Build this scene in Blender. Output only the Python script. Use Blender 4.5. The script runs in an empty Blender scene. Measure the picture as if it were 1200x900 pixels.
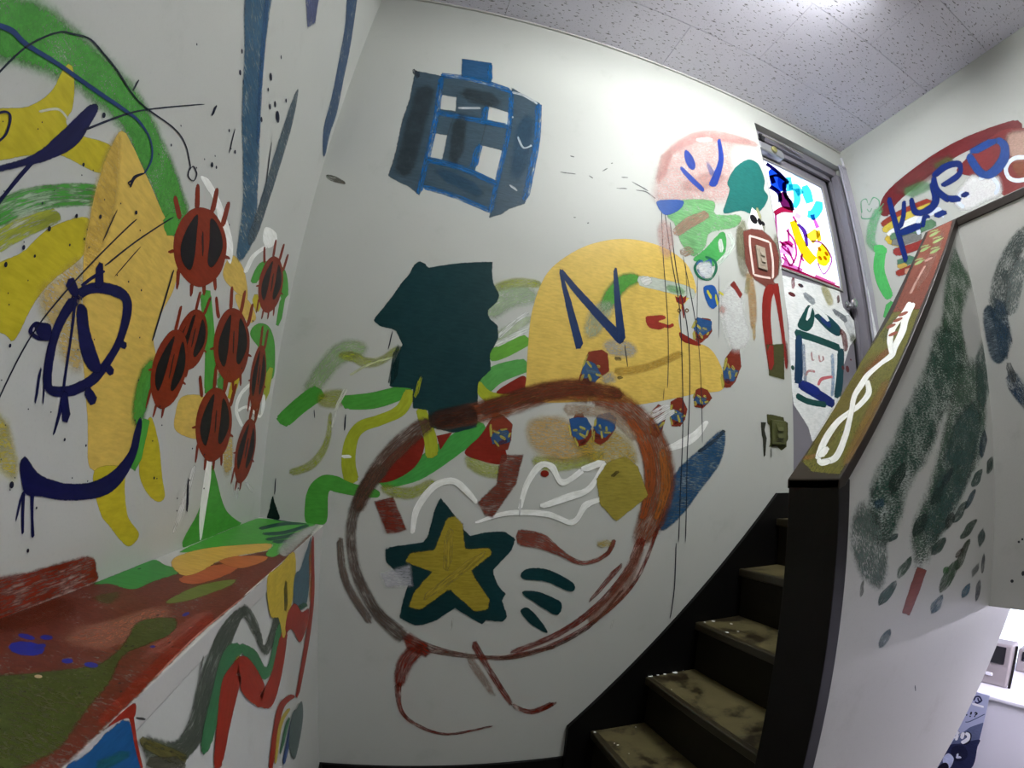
import bpy, bmesh, math, random
import numpy as np
from mathutils import Vector, Matrix
sc = bpy.context.scene
# ------------------------------------------------------------------ camera (action-cam fisheye lens)
CAM_LOC = (0.42288, -1.53887, 1.16142)
cam_d = bpy.data.cameras.new('camera'); cam = bpy.data.objects.new('camera', cam_d); sc.collection.objects.link(cam)
YAW, PITCH, ROLL = 0.24432, 0.19146, 0.07074
fw = Vector((math.sin(YAW)*math.cos(PITCH), math.cos(YAW)*math.cos(PITCH), math.sin(PITCH)))
rt0 = Vector((math.cos(YAW), -math.sin(YAW), 0)); up0 = rt0.cross(fw)
rt = rt0*math.cos(ROLL)+up0*math.sin(ROLL); up = up0*math.cos(ROLL)-rt0*math.sin(ROLL)
cam.matrix_world = Matrix(((rt.x, up.x, -fw.x, CAM_LOC[0]), (rt.y, up.y, -fw.y, CAM_LOC[1]), (rt.z, up.z, -fw.z, CAM_LOC[2]), (0, 0, 0, 1)))
cam_d.type = 'PANO'; cam_d.sensor_fit = 'HORIZONTAL'; cam_d.sensor_width = 36.0; cam_d.sensor_height = 27.0; cam_d.clip_start = .01
cy_ = cam_d
cy_.panorama_type = 'FISHEYE_LENS_POLYNOMIAL'; cy_.fisheye_fov = math.radians(200)
cy_.fisheye_polynomial_k0 = 0.0; cy_.fisheye_polynomial_k1 = -(1.84773)/30.0; cy_.fisheye_polynomial_k2 = 0.0
cy_.fisheye_polynomial_k3 = -(-0.26160)/27000.0; cy_.fisheye_polynomial_k4 = 0.0
sc.camera = cam
# ------------------------------------------------------------------ world, exposure
wd = bpy.data.worlds.new('sky'); sc.world = wd; wd.use_nodes = True
bg = wd.node_tree.nodes['Background']; bg.inputs[0].default_value = (.78, .87, 1.0, 1); bg.inputs[1].default_value = 1.6
vs = sc.view_settings; vs.view_transform = 'Standard'; vs.look = 'None'; vs.gamma = 1.0; vs.use_curve_mapping = False; vs.exposure = 1.38
LAMP = 160.0            # radiance of the fluorescent tubes above the stairs
LAMP2 = 220.0           # and in the lower room
sc.cycles.use_denoising = True; sc.cycles.transparent_max_bounces = 24; sc.cycles.max_bounces = 10; sc.cycles.diffuse_bounces = 6; sc.cycles.sample_clamp_indirect = 6.0
# ------------------------------------------------------------------ measured room (metres)
H, W = 3.38157, 3.04373                       # ceiling height, right wall
D, HL = 0.21502, 0.93576                     # ledge depth and height
XD, ZD, YD = 2.18428, 3.22738, 0.10         # door opening left side, head, plane of the leaf
XDR, ZS = 3.0, 1.19                   # door opening right side, sill
YN, YP = -0.81182, -0.94684                   # parapet far and near faces
XN, ZC, SL = 1.23975, 1.16835, 0.96499          # parapet lower end, cap height there, stair pitch
XL, ZB = 2.18800, 0.74479                 # stairwell bulkhead plane and underside
X0, Z0, GO, RS = 1.20464, 0.17131, 0.21185, 0.20720 # first nosing, going, rise
XS, ZA, BB = 1.10827, -0.87083, 0.05605         # skirting start, its line, baseboard top
FL, LOW, YR = -0.04, -2.3, -3.2       # floor, lower floor, wall behind the camera
ZL = ZC+SL*(XL-XN)
# ------------------------------------------------------------------ helpers
def lin(h, k=1.0):
    out = []
    for i in (0, 2, 4):
        c = int(h[i:i+2], 16)/255.0
        out.append(min(.95, k*(c/12.92 if c <= .04045 else ((c+.055)/1.055)**2.4)))
    return (*out, 1.0)
def nodes(m):
    m.use_nodes = True; nt = m.node_tree; return nt, nt.nodes, nt.links, nt.nodes['Principled BSDF']
def math_n(nt, op, a, b=None, c=None, clamp=False):
    n = nt.nodes.new('ShaderNodeMath'); n.operation = op; n.use_clamp = clamp
    for i, v in enumerate((a, b, c)):
        if v is None: continue
        if isinstance(v, (int, float)): n.inputs[i].default_value = v
        else: nt.links.new(v, n.inputs[i])
    return n.outputs[0]
def noise_n(nt, vec, scale, detail=2.0, rough=.5):
    n = nt.nodes.new('ShaderNodeTexNoise'); n.inputs['Scale'].default_value = scale; n.inputs['Detail'].default_value = detail; n.inputs['Roughness'].default_value = rough
    if vec is not None: nt.links.new(vec, n.inputs['Vector'])
    return n.outputs['Fac']
def mapping_n(nt, vec, scale):
    n = nt.nodes.new('ShaderNodeMapping'); n.inputs['Scale'].default_value = scale; nt.links.new(vec, n.inputs['Vector']); return n.outputs[0]
def step_n(nt, v, lo, hi):
    n = nt.nodes.new('ShaderNodeMapRange'); n.interpolation_type = 'SMOOTHSTEP'; n.inputs['From Min'].default_value = lo; n.inputs['From Max'].default_value = hi
    nt.links.new(v, n.inputs['Value']); return n.outputs['Result']
def mix_n(nt, f, a, b):
    n = nt.nodes.new('ShaderNodeMix'); n.data_type = 'RGBA'
    if isinstance(f, (int, float)): n.inputs[0].default_value = f
    else: nt.links.new(f, n.inputs[0])
    for i, v in ((6, a), (7, b)):
        if isinstance(v, tuple): n.inputs[i].default_value = v
        else: nt.links.new(v, n.inputs[i])
    return n.outputs[2]
def bump_n(nt, b, hgt, strength, dist):
    n = nt.nodes.new('ShaderNodeBump'); n.inputs['Strength'].default_value = strength; n.inputs['Distance'].default_value = dist
    nt.links.new(hgt, n.inputs['Height']); nt.links.new(n.outputs[0], b.inputs['Normal'])
def mat(name, col, rough=.5, metal=0.0, var=0.0, vscale=3.0, stain=None, stain_amt=0.0, bump=0.0, bscale=60.0, spec=.5, fine=0.0, slo=.56, shi=.74, sscale=5.5):
    m = bpy.data.materials.new(name); nt, N, L, b = nodes(m)
    b.inputs['Roughness'].default_value = rough; b.inputs['Metallic'].default_value = metal; b.inputs['Specular IOR Level'].default_value = spec
    c = lin(col); tc = N.new('ShaderNodeTexCoord').outputs['Object']; out = None
    if var: out = mix_n(nt, noise_n(nt, tc, vscale, 4), tuple(x*(1-var) for x in c[:3])+(1,), tuple(min(.95, x*(1+var)) for x in c[:3])+(1,))
    if fine: out = mix_n(nt, math_n(nt, 'MULTIPLY', step_n(nt, noise_n(nt, tc, 220, 2), .55, .75), fine), out if out else c, tuple(x*.45 for x in c[:3])+(1,))
    if stain: out = mix_n(nt, math_n(nt, 'MULTIPLY', step_n(nt, noise_n(nt, tc, sscale, 6, .65), slo, shi), stain_amt), out if out else c, lin(stain))
    if out: L.new(out, b.inputs['Base Color'])
    else: b.inputs['Base Color'].default_value = c
    if bump: bump_n(nt, b, noise_n(nt, tc, bscale, 4), bump, .002)
    return m
MT = {}
MT['wall'] = mat('wall_paint', 'b6b7b2', .48, spec=.13, var=.035, vscale=2.2, stain='908e86', stain_amt=.2, bump=.12, bscale=90, fine=.08)
MT['wall2'] = mat('stairwell_paint', 'b4b2ae', .5, var=.05, vscale=3, stain='98928c', stain_amt=.3, bump=.15, bscale=80, fine=.1)
MT['white'] = mat('white_paint', 'dedce4', .5, var=.03, vscale=3)
MT['black'] = mat('black_skirting', '050404', .5, spec=.2, var=.3, vscale=9)
MT['wood'] = mat('dark_brown_trim', '0e0a09', .5, spec=.25, var=.3, vscale=12, bump=.1)
MT['wood2'] = mat('brown_trim', '261d18', .45, spec=.3, var=.3, vscale=12, bump=.1)
MT['cap'] = mat('cap_board', '4c4a38', .5, var=.2, vscale=9)
MT['tread'] = mat('worn_tread', '5c5438', .36, var=.3, vscale=11, stain='1a120a', stain_amt=.92, slo=.47, shi=.64, sscale=9, bump=.2, bscale=50)
MT['riser'] = mat('dark_riser', '1c180f', .5, spec=.2, var=.25, vscale=8)
MT['nosing'] = mat('nosing_strip', '302a1c', .34, var=.2, vscale=30)
MT['steel'] = mat('grey_steel', '8a8682', .42, var=.08, vscale=6)
MT['frame'] = mat('door_frame_paint', '77737c', .4, var=.1, vscale=7, bump=.05)
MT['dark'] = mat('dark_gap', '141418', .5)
MT['chrome'] = mat('chrome', 'c8c8cc', .22, metal=1.0)
MT['alu'] = mat('closer_silver', 'a8a8ac', .38, metal=.6, var=.1)
MT['floor'] = mat('floor_vinyl', '4a4438', .4, var=.1)
MT['grey'] = mat('appliance_grey', '8c8484', .45, var=.06)
MT['screen'] = mat('dark_glass', '14121c', .15)
MT['poster'] = mat('poster_paper', 'aab0cc', .35, var=.06)
MT['beige'] = mat('switch_beige', '9a8c7c', .45, var=.1, vscale=40)
MT['olive'] = mat('switch_olive', '4a4c26', .4, var=.15, vscale=40)
# ceiling tile: pale gypsum with short dark fissures
m = bpy.data.materials.new('fissured_tile'); nt, N, L, b = nodes(m); tc = N.new('ShaderNodeTexCoord').outputs['Object']
f1 = step_n(nt, noise_n(nt, mapping_n(nt, tc, (36, 92, 1)), 1.0, 1.5), .635, .67); f2 = step_n(nt, noise_n(nt, mapping_n(nt, tc, (130, 170, 1)), 1.0, 1), .67, .72)
f = math_n(nt, 'MAXIMUM', f1, math_n(nt, 'MULTIPLY', f2, .6)); base = mix_n(nt, noise_n(nt, tc, 2.0, 3), lin('d0ccd9'), lin('dedae7'))
L.new(mix_n(nt, math_n(nt, 'MULTIPLY', f, .8), base, lin('4c484e')), b.inputs['Base Color']); b.inputs['Roughness'].default_value = .8; bump_n(nt, b, math_n(nt, 'SUBTRACT', 1.0, f), .4, .003); MT['tile'] = m
# translucent glazing
m = bpy.data.materials.new('obscured_glass'); nt, N, L, b = nodes(m); tr = N.new('ShaderNodeBsdfTranslucent'); tr.inputs[0].default_value = (.93, .93, .96, 1)
mx = N.new('ShaderNodeMixShader'); gl = N.new('ShaderNodeBsdfGlossy'); gl.inputs['Roughness'].default_value = .2; mx.inputs[0].default_value = .06; L.new(tr.outputs[0], mx.inputs[1]); L.new(gl.outputs[0], mx.inputs[2]); L.new(mx.outputs[0], N['Material Output'].inputs[0]); MT['glass'] = m
m = bpy.data.materials.new('fluorescent_tube'); nt, N, L, b = nodes(m); b.inputs['Emission Color'].default_value = (.96, 1.0, .985, 1); b.inputs['Emission Strength'].default_value = LAMP; b.inputs['Base Color'].default_value = (.9, .9, .9, 1); MT['tube'] = m

def link(o, parent=None):
    sc.collection.objects.link(o)
    if parent is not None: o.parent = parent
    return o
def obj(name, bm, material, parent=None, smooth=False):
    me = bpy.data.meshes.new(name); bmesh.ops.recalc_face_normals(bm, faces=bm.faces[:]); bm.to_mesh(me); bm.free(); me.materials.append(MT[material] if isinstance(material, str) else material)
    if smooth: me.polygons.foreach_set('use_smooth', [True]*len(me.polygons))
    return link(bpy.data.objects.new(name, me), parent)
def add_box(bm, x0, x1, y0, y1, z0, z1, bev=0.0):
    x0, x1 = min(x0, x1), max(x0, x1); y0, y1 = min(y0, y1), max(y0, y1); z0, z1 = min(z0, z1), max(z0, z1)
    r = bmesh.ops.create_cube(bm, size=1.0); vs_ = r['verts']
    for v in vs_: v.co = Vector((x0+(v.co.x+.5)*(x1-x0), y0+(v.co.y+.5)*(y1-y0), z0+(v.co.z+.5)*(z1-z0)))
    if bev: bmesh.ops.bevel(bm, geom=list({e for v in vs_ for e in v.link_edges}), offset=bev, segments=2, affect='EDGES', profile=.5)
    return bm
def boxes(*bs, bev=0.0):
    bm = bmesh.new()
    for b_ in bs: add_box(bm, *b_, bev=bev)
    return bm
def prism(poly, axis, a, b_, bev=0.0):          # polygon in the two other axes, extruded along axis
    bm = bmesh.new(); rings = []
    for t in (a, b_):
        rings.append([bm.verts.new((p[0], t, p[1]) if axis == 'y' else (t, p[0], p[1]) if axis == 'x' else (p[0], p[1], t)) for p in poly])
    bm.faces.new(rings[0]); bm.faces.new(list(reversed(rings[1]))); n = len(poly)
    for i in range(n): bm.faces.new((rings[0][i], rings[0][(i+1) % n], rings[1][(i+1) % n], rings[1][i]))
    if bev: bmesh.ops.bevel(bm, geom=bm.edges[:], offset=bev, segments=2, affect='EDGES', profile=.5)
    return bm
def tube(pts, r, seg=10):
    bm = bmesh.new(); pts = [Vector(p) for p in pts]; rings = []
    for i, p in enumerate(pts):
        d = (pts[min(i+1, len(pts)-1)]-pts[max(i-1, 0)]).normalized(); q = d.to_track_quat('Z', 'Y')
        rings.append([bm.verts.new(p+q @ Vector((r*math.cos(2*math.pi*k/seg), r*math.sin(2*math.pi*k/seg), 0))) for k in range(seg)])
    for a, b_ in zip(rings, rings[1:]):
        for k in range(seg): bm.faces.new((a[k], a[(k+1) % seg], b_[(k+1) % seg], b_[k]))
    bm.faces.new(list(reversed(rings[0]))); bm.faces.new(rings[-1]); return bm
def lathe(prof, o, axis, seg=20):               # prof: (radius, along axis)
    bm = bmesh.new(); q = Vector(axis).to_track_quat('Z', 'Y'); rings = []
    for r, h in prof: rings.append([bm.verts.new(Vector(o)+q @ Vector((max(r, 1e-4)*math.cos(2*math.pi*k/seg), max(r, 1e-4)*math.sin(2*math.pi*k/seg), h))) for k in range(seg)])
    for a, b_ in zip(rings, rings[1:]):
        for k in range(seg): bm.faces.new((a[k], a[(k+1) % seg], b_[(k+1) % seg], b_[k]))
    bm.faces.new(list(reversed(rings[0]))); bm.faces.new(rings[-1]); return bm
def thing(name, label, cat, loc=(0, 0, 0), group=None):
    o = bpy.data.objects.new(name, None); o.location = loc; o['label'] = label; o['category'] = cat
    if group: o['group'] = group
    return link(o)
def tag(o, label, cat, group=None):
    o['label'] = label; o['category'] = cat
    if group: o['group'] = group
    return o
def struct(o, label=None):
    o['kind'] = 'structure'
    if label: o['label'] = label
    return o
def under(o, parent):                            # parent while keeping world coordinates
    o.parent = parent; o.matrix_parent_inverse = Matrix.Translation(-Vector(parent.location)); return o
# ================================================================== THE SETTING
T = .16
wall_left = struct(obj('wall_left', boxes((-T, 0, YR, T, LOW, H+.1)), 'wall'), 'off-white left wall covered in painted ladybugs and eye')
wall_back = struct(obj('wall_back', boxes((0, XD, 0, T, LOW, H+.1), (XD, XDR, 0, T, ZD, H+.1), (XD, XDR, 0, T, LOW, ZS), (XDR, W+T, 0, T, LOW, H+.1)), 'wall'), 'off-white main wall with painted star, ring and house')
wall_right = struct(obj('wall_right', boxes((W, W+T, YR, 0, ZB, H+.1)), 'wall'), 'off-white right wall with blue lettering and red arc')
struct(obj('wall_rear', boxes((-T, W+T, YR-T, YR, LOW, H+.1)), 'wall'), 'plain off-white wall behind the stairwell')
XG = XL+.12
wall_guard = struct(obj('wall_guard', boxes((XL, XG, YR, YP, ZB, ZL-.033)), 'wall2'), 'grey landing guard wall under a dark brown rail')
obj('rail_board', boxes((XL-.005, XG+.005, YR, YP-.005, ZL-.033, ZL), bev=.003), 'wood2', wall_guard)
struct(obj('floor_landing', boxes((XG+.001, W-.001, YR, YN-.001, ZB, 1.0)), 'floor'), 'floor of the upper landing behind the guard wall')
ceiling = struct(obj('ceiling', boxes((-T, W+T, YR-T, T, H+.012, H+.1)), 'dark'), 'fissured gypsum tile ceiling')
rows = [0.0, -0.32270]
while rows[-1] > YR: rows.append(rows[-1]-.455)
tile_cache = {}
for r in range(len(rows)-1):
    ya, yb = rows[r], max(rows[r+1], YR); xs = [0.0]; x = 0.62951-2*.91+(.455 if r % 2 else 0)
    while x < W:
        if x > .03 and x < W-.03: xs.append(x)
        x += .91
    xs.append(W)
    for xa, xb in zip(xs, xs[1:]):
        key = (round(xb-xa, 3), round(ya-yb, 3)); g_ = .0012
        if key not in tile_cache:
            t_ = obj('ceiling_tile', boxes((g_, xb-xa-g_, -(ya-yb)+g_, -g_, 0, .012), bev=.0008), 'tile', ceiling); tile_cache[key] = t_.data
        else: t_ = link(bpy.data.objects.new('ceiling_tile', tile_cache[key]), ceiling)
        t_.location = (xa, ya, H)
struct(obj('trim_1', boxes((0, W, -.012, 0, H-.012, H), bev=.003), 'wall2'), 'thin cove strip where main wall meets ceiling')
floor = struct(obj('floor', boxes((0, 1.22, YR, 0, FL-.14, FL)), 'floor'), 'dark floor at the foot of the stairs')
struct(obj('baseboard_back', boxes((D, XS, -.012, 0, FL, BB), bev=.002), 'black'), 'black baseboard along the main wall')
# lower room seen under the stairs
struct(obj('floor_lower', boxes((0, 5.36, YR, 1.36, LOW-.1, LOW)), 'floor'), 'floor of the lower room')
struct(obj('wall_lower_side', boxes((W, W+T, T, 1.36, LOW, ZB+.1), (W+T, 5.36, 1.2, 1.36, LOW, ZB+.1), (W+T, 5.36, YR-T, YR, LOW, ZB+.1)), 'white'), 'white side walls of the lower room')
struct(obj('wall_lower_far', boxes((5.2, 5.36, YR, -1.6, LOW, ZB+.1), (5.2, 5.36, .9, 1.2, LOW, ZB+.1), (5.2, 5.36, -1.6, .9, LOW, -.6), (5.2, 5.36, -1.6, .9, .45, ZB+.1)), 'white'), 'white far wall of the lower room')
struct(obj('ceiling_lower', boxes((W+T, 5.36, YR, 1.36, ZB, ZB+.1)), 'white'), 'white ceiling of the lower room')
win = struct(obj('window_1', boxes((5.22, 5.27, -1.6, -1.56, -.6, .45), (5.22, 5.27, .86, .9, -.6, .45), (5.22, 5.27, -1.56, .86, -.6, -.56), (5.22, 5.27, -1.56, .86, .41, .45)), 'steel'), 'bright daylit window of the lower room')
obj('window_pane', boxes((5.24, 5.246, -1.56, .86, -.56, .41)), 'glass', win)
# ================================================================== STAIRS AND PARAPET
stair = thing('staircase', 'narrow dark stairs with worn olive treads climbing along the main wall', 'stairs', (X0, -.25, FL))
NS = 5
for k in range(NS):
    xk, zk = X0+k*GO, Z0+k*RS; x2 = X0+(k+1)*GO+.022 if k < NS-1 else W-.002
    under(obj('tread', boxes((xk+.012, x2, YN+.005, -.024, zk-.035, zk), bev=.003), 'tread'), stair)
    under(obj('nosing', boxes((xk-.004, xk+.022, YN+.005, -.024, zk-.03, zk+.0015), bev=.004), 'nosing'), stair)
    under(obj('riser', boxes((xk+.02, xk+.04, YN+.005, -.024, (Z0+(k-1)*RS) if k else FL, zk-.033)), 'riser'), stair)
zt = 1.115; xt = (zt-ZA)/SL
under(obj('skirting', prism([(XS, FL), (XS, ZA+SL*XS), (xt, zt), (XD, zt), (XD, zt-.5), (xt, zt-.5), (XS+.35, FL)], 'y', -.0225, -.005), 'black'), stair)
under(obj('door_step', boxes((XD+.001, XDR, -.03, -.005, 1.0, ZS), bev=.003), 'black'), stair)
HD = 1.65813
sof = lambda x: ZC-HD+SL*(x-XN)
XE = XN+(ZB-ZC+HD)/SL            # where the sloping underside meets the landing slab
us = lambda x: Z0-RS-.05+(x-X0-.06)*RS/GO
under(obj('underside', prism([(X0+.1, sof(X0+.1)), (XE, ZB), (W-.002, ZB), (W-.002, .955), (2.12, .955), (2.08, us(2.08)), (X0+.1, us(X0+.1))], 'y', YN+.005, -.024), 'riser'), stair)
par = struct(obj('wall_parapet', prism([(XN+.02, sof(XN+.02)), (XN+.02, ZC+SL*.02-.02), (XL, ZL-.02), (XG, ZL-.02), (XG, ZB), (XE, ZB)], 'y', YN, YP), 'wall2'), 'solid white stair parapet with green brushed paint on its side')
obj('end_board', prism([(YN, sof(XN)), (YN, ZC), (YP-.003, ZC), (YP-.003, sof(XN))], 'x', XN, XN+.039, bev=.002), 'wood', par)
th = .033
obj('cap_board', prism([(XN, ZC), (XL+.004, ZL+.004*SL), (XL+.004, ZL-th), (XN+.02, ZC-th+.02*SL), (XN, ZC-.02)], 'y', YN+.004, YP-.004, bev=.002), 'wood2', par)
# ================================================================== LEDGE
ledge = thing('wall_ledge', 'low box ledge with paint-covered top along the left wall', 'ledge', (D/2, -1.1, FL))
under(obj('top_board', boxes((0, D, -2.3, 0, HL-.03, HL), bev=.0015), 'wall2'), ledge)
under(obj('front_panel', boxes((0, D-.002, -2.3, 0, FL, HL-.03)), 'wall'), ledge)
under(obj('base_strip', boxes((D-.002, D+.008, -2.3, 0, FL, BB), bev=.002), 'black'), ledge)
# ================================================================== DOOR
door = struct(link(bpy.data.objects.new('door_1', None)), 'grey steel door with a painted window at the stair head'); door.location = (2.59, .1, ZS)
def dpart(name, bm, mt, par_=None): return under(obj(name, bm, mt), par_ or door)
fr = dpart('door_frame', boxes((XD, XDR, .045, .15, 3.165, ZD), (XDR-.045, XDR, .02, .15, ZS, 3.165), (XD, XD+.03, .06, .15, ZS, 3.165), (XD, XDR, .0, .15, ZS-.02, ZS+.015), bev=.002), 'frame')
dpart('door_casing', boxes((XDR-.03, W, -.012, -.002, ZS-.05, ZD+.012), (XDR-.012, W, -.018, -.012, ZS-.05, ZD+.012), bev=.002), mat('pale_casing', 'a29eaa', .45, var=.12, vscale=9))
dpart('door_stop', boxes((XD+.02, XDR-.04, .072, .09, 3.13, 3.165), (XDR-.062, XDR-.045, .072, .09, ZS+.02, 3.165)), 'frame')
GX0, GX1, GZ0, GZ1 = 2.295, 2.85, 2.312, 3.056
leaf = dpart('door_leaf', boxes((XD+.03, GX0, YD, YD+.04, ZS+.02, 3.15), (GX1, XDR-.085, YD, YD+.04, ZS+.02, 3.15), (GX0, GX1, YD, YD+.04, ZS+.02, GZ0), (GX0, GX1, YD, YD+.04, GZ1, 3.15)), 'frame')
dpart('window_bead', boxes((GX0-.012, GX0, YD-.008, YD, GZ0-.012, GZ1+.012), (GX1, GX1+.012, YD-.008, YD, GZ0-.012, GZ1+.012), (GX0, GX1, YD-.008, YD, GZ0-.012, GZ0), (GX0, GX1, YD-.008, YD, GZ1, GZ1+.012)), 'steel')
pane = dpart('window_pane', boxes((GX0, GX1, YD+.004, YD+.010, GZ0, GZ1)), 'glass')
dpart('door_gap', boxes((XDR-.085, XDR-.045, YD+.012, YD+.03, ZS+.02, 3.15), (XD+.03, XDR-.045, .088, .1, 3.135, 3.165)), 'dark')  # dark strips stand in for the shadow in the rebate, side and head
kb = dpart('door_knob', lathe([(.03, 0), (.03, .008), (.012, .012), (.012, .035), (.024, .042), (.029, .055), (.026, .068), (.012, .074)], (2.895, YD, 2.215), (0, -1, 0)), 'chrome')
cl = dpart('door_closer', boxes((2.225, 2.44, .035, .098, 3.075, 3.14), bev=.014), 'alu')
dpart('pinion_cap', lathe([(.022, 0), (.022, .012), (.014, .016), (.003, .017)], (2.345, .035, 3.105), (0, -1, 0)), mat('dull_brass', '9a9460', .4, metal=.4), None)
dpart('closer_bracket', boxes((2.245, 2.285, .03, .06, 3.17, 3.195), (2.25, 2.275, .03, .05, 3.14, 3.17)), 'dark')
dpart('closer_arm', tube([(2.262, .03, 3.185), (2.45, .02, 3.18), (2.62, .018, 3.178)], .005), 'steel')
dpart('closer_arm', tube([(2.62, .018, 3.182), (2.45, .035, 3.195), (2.27, .06, 3.2)], .005), 'alu')
# ================================================================== SMALL FITTINGS
def switch(u0, u1, v0, v1, mt, label):
    t_ = thing('wall_switch', label, 'switch', ((u0+u1)/2, 0, (v0+v1)/2)); cxm, w_ = (u0+u1)/2, u1-u0; h_ = v1-v0
    under(obj('plate', boxes((u0, u1, -.011, 0, v0, v1), bev=.003), mt), t_)
    under(obj('surround', boxes((cxm-w_*.27, cxm+w_*.27, -.014, -.010, v0+h_*.14, v1-h_*.14), bev=.001), mt), t_)
    for q in (.36, .64): under(obj('rocker', prism([(-.014, v0+h_*(q-.1)), (-.022, v0+h_*(q-.09)), (-.016, v0+h_*(q+.1)), (-.014, v0+h_*(q+.1))], 'x', cxm-w_*.2, cxm+w_*.2), mt), t_)
switch(2.0047, 2.0687, 2.1888, 2.3174, 'beige', 'beige two-rocker wall switch framed in red-brown paint')
switch(2.0255, 2.1237, 1.3331, 1.4452, 'olive', 'olive painted two-rocker wall switch low beside the door')
clip = thing('cable_cover', 'short pale cable cover at the top corner of the door frame', 'cable cover', (W-.01, -.01, ZD))
under(obj('run', boxes((W-.014, W, -.014, -.001, ZD+.012, ZD+.10), bev=.002), 'white'), clip); under(obj('elbow', boxes((W-.05, W-.001, -.018, -.001, ZD-.004, ZD+.011), bev=.002), 'white'), clip)
def fluorescent(lx, ly, lz, label, mt):
    lamp = thing('ceiling_light', label, 'ceiling light', (lx, ly, lz))
    under(obj('housing', boxes((lx-.33, lx+.33, ly-.09, ly+.09, lz-.03, lz), bev=.004), 'white'), lamp)
    for s_ in (-1, 1):
        under(obj('lamp_tube', tube([(lx-.29, ly+s_*.05, lz-.05), (lx+.29, ly+s_*.05, lz-.05)], .014, 14), mt, smooth=True), lamp)
        under(obj('lamp_holder', boxes((lx+s_*.31-.018, lx+s_*.31+.018, ly-.07, ly+.07, lz-.068, lz-.03), bev=.003), 'white'), lamp)
fluorescent(1.75000, -1.20000, H, 'twin tube fluorescent ceiling light above the stairs', 'tube')
m = MT['tube'].copy(); m.node_tree.nodes['Principled BSDF'].inputs['Emission Strength'].default_value = LAMP2; m.node_tree.nodes['Principled BSDF'].inputs['Emission Color'].default_value = (.9, .87, 1.0, 1); MT['tube2'] = m
fluorescent(3.7, -1.75, ZB-.0, 'twin tube fluorescent ceiling light in the lower room', 'tube2')
# ------------------------------------------------------------------ lower room things
CT = -.29
ct = thing('counter', 'white counter in the room under the stairs', 'counter', (4.3, -.5, LOW))
under(obj('front_panel', boxes((4.03, 4.8, -1.9, 1.1, LOW, CT-.03)), 'white'), ct); under(obj('counter_top', boxes((4.015, 4.82, -1.92, 1.12, CT-.03, CT), bev=.008), 'white'), ct)
def appliance(x, dep, y0, y1, h, door_, btn, label):
    t_ = thing('oven', label, 'oven', (x+dep/2, (y0+y1)/2, CT))
    under(obj('body', boxes((x, x+dep, y0, y1, CT, CT+h), bev=.015), 'grey'), t_)
    under(obj('oven_door', boxes((x-.01, x+.002, door_[0], door_[1], door_[2], door_[3]), bev=.006), 'screen'), t_)
    under(obj('button', boxes((x-.01, x+.002, btn[0], btn[1], btn[2], btn[3]), bev=.004), 'white'), t_)
appliance(4.21, .14, -.495, -.12, .305, (-.448, -.30, -.125, -.002), (-.376, -.322, -.22, -.198), 'grey countertop oven with dark door and pale button')
appliance(4.6, .14, -1.0, -.43, .175, (-.78, -.47, -.20, -.13), (-.9, -.84, -.22, -.2), 'low grey countertop oven set behind the dark pipe')
tag(obj('pipe', tube([(4.23, -.512, CT+.002), (4.235, -.513, CT+.12), (4.24, -.515, CT+.30)], .011), 'wood', None), 'dark vertical pipe between the two countertop ovens', 'pipe')
pos = tag(obj('poster', boxes((4.012, 4.0145, -0.44600, -0.02600, -1.03700, -0.28700)), 'poster'), 'blue-grey printed poster on the white counter front', 'poster')
# ================================================================== PAINT ON THE SURFACES (wall coordinates in 0.1 mm)
CN = math.hypot(1, SL)
SURF = {'main': (wall_back, (0, 0, 0), (1, 0, 0), (0, 0, 1), (0, -1, 0)), 'left': (wall_left, (0, 0, 0), (0, -1, 0), (0, 0, 1), (1, 0, 0)),
 'ledge': (ledge, (0, 0, HL), (1, 0, 0), (0, -1, 0), (0, 0, 1)), 'face': (ledge, (D, 0, 0), (0, -1, 0), (0, 0, 1), (1, 0, 0)),
 'right': (wall_right, (W, 0, 0), (0, -1, 0), (0, 0, 1), (-1, 0, 0)), 'bulk': (wall_guard, (XL, 0, 0), (0, -1, 0), (0, 0, 1), (-1, 0, 0)),
 'side': (par, (0, YP, 0), (1, 0, 0), (0, 0, 1), (0, -1, 0)), 'cap': (par, (XN, 0, ZC), (1/CN, 0, SL/CN), (0, -1, 0), (-SL/CN, 0, 1/CN)),
 'leaf': (door, (0, YD, 0), (1, 0, 0), (0, 0, 1), (0, -1, 0)), 'glass': (door, (0, YD+.004, 0), (1, 0, 0), (0, 0, 1), (0, -1, 0)),
 'jamb': (door, (0, -.018, 0), (1, 0, 0), (0, 0, 1), (0, -1, 0)), 'tr0': (stair, (0, 0, Z0+.0015), (1, 0, 0), (0, -1, 0), (0, 0, 1)), 'tr1': (stair, (0, 0, Z0+RS+.0015), (1, 0, 0), (0, -1, 0), (0, 0, 1)), 'tr2': (stair, (0, 0, Z0+2*RS+.0015), (1, 0, 0), (0, -1, 0), (0, 0, 1)),
 'poster': (pos, (4.012, 0, 0), (0, -1, 0), (0, 0, 1), (-1, 0, 0))}
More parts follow.
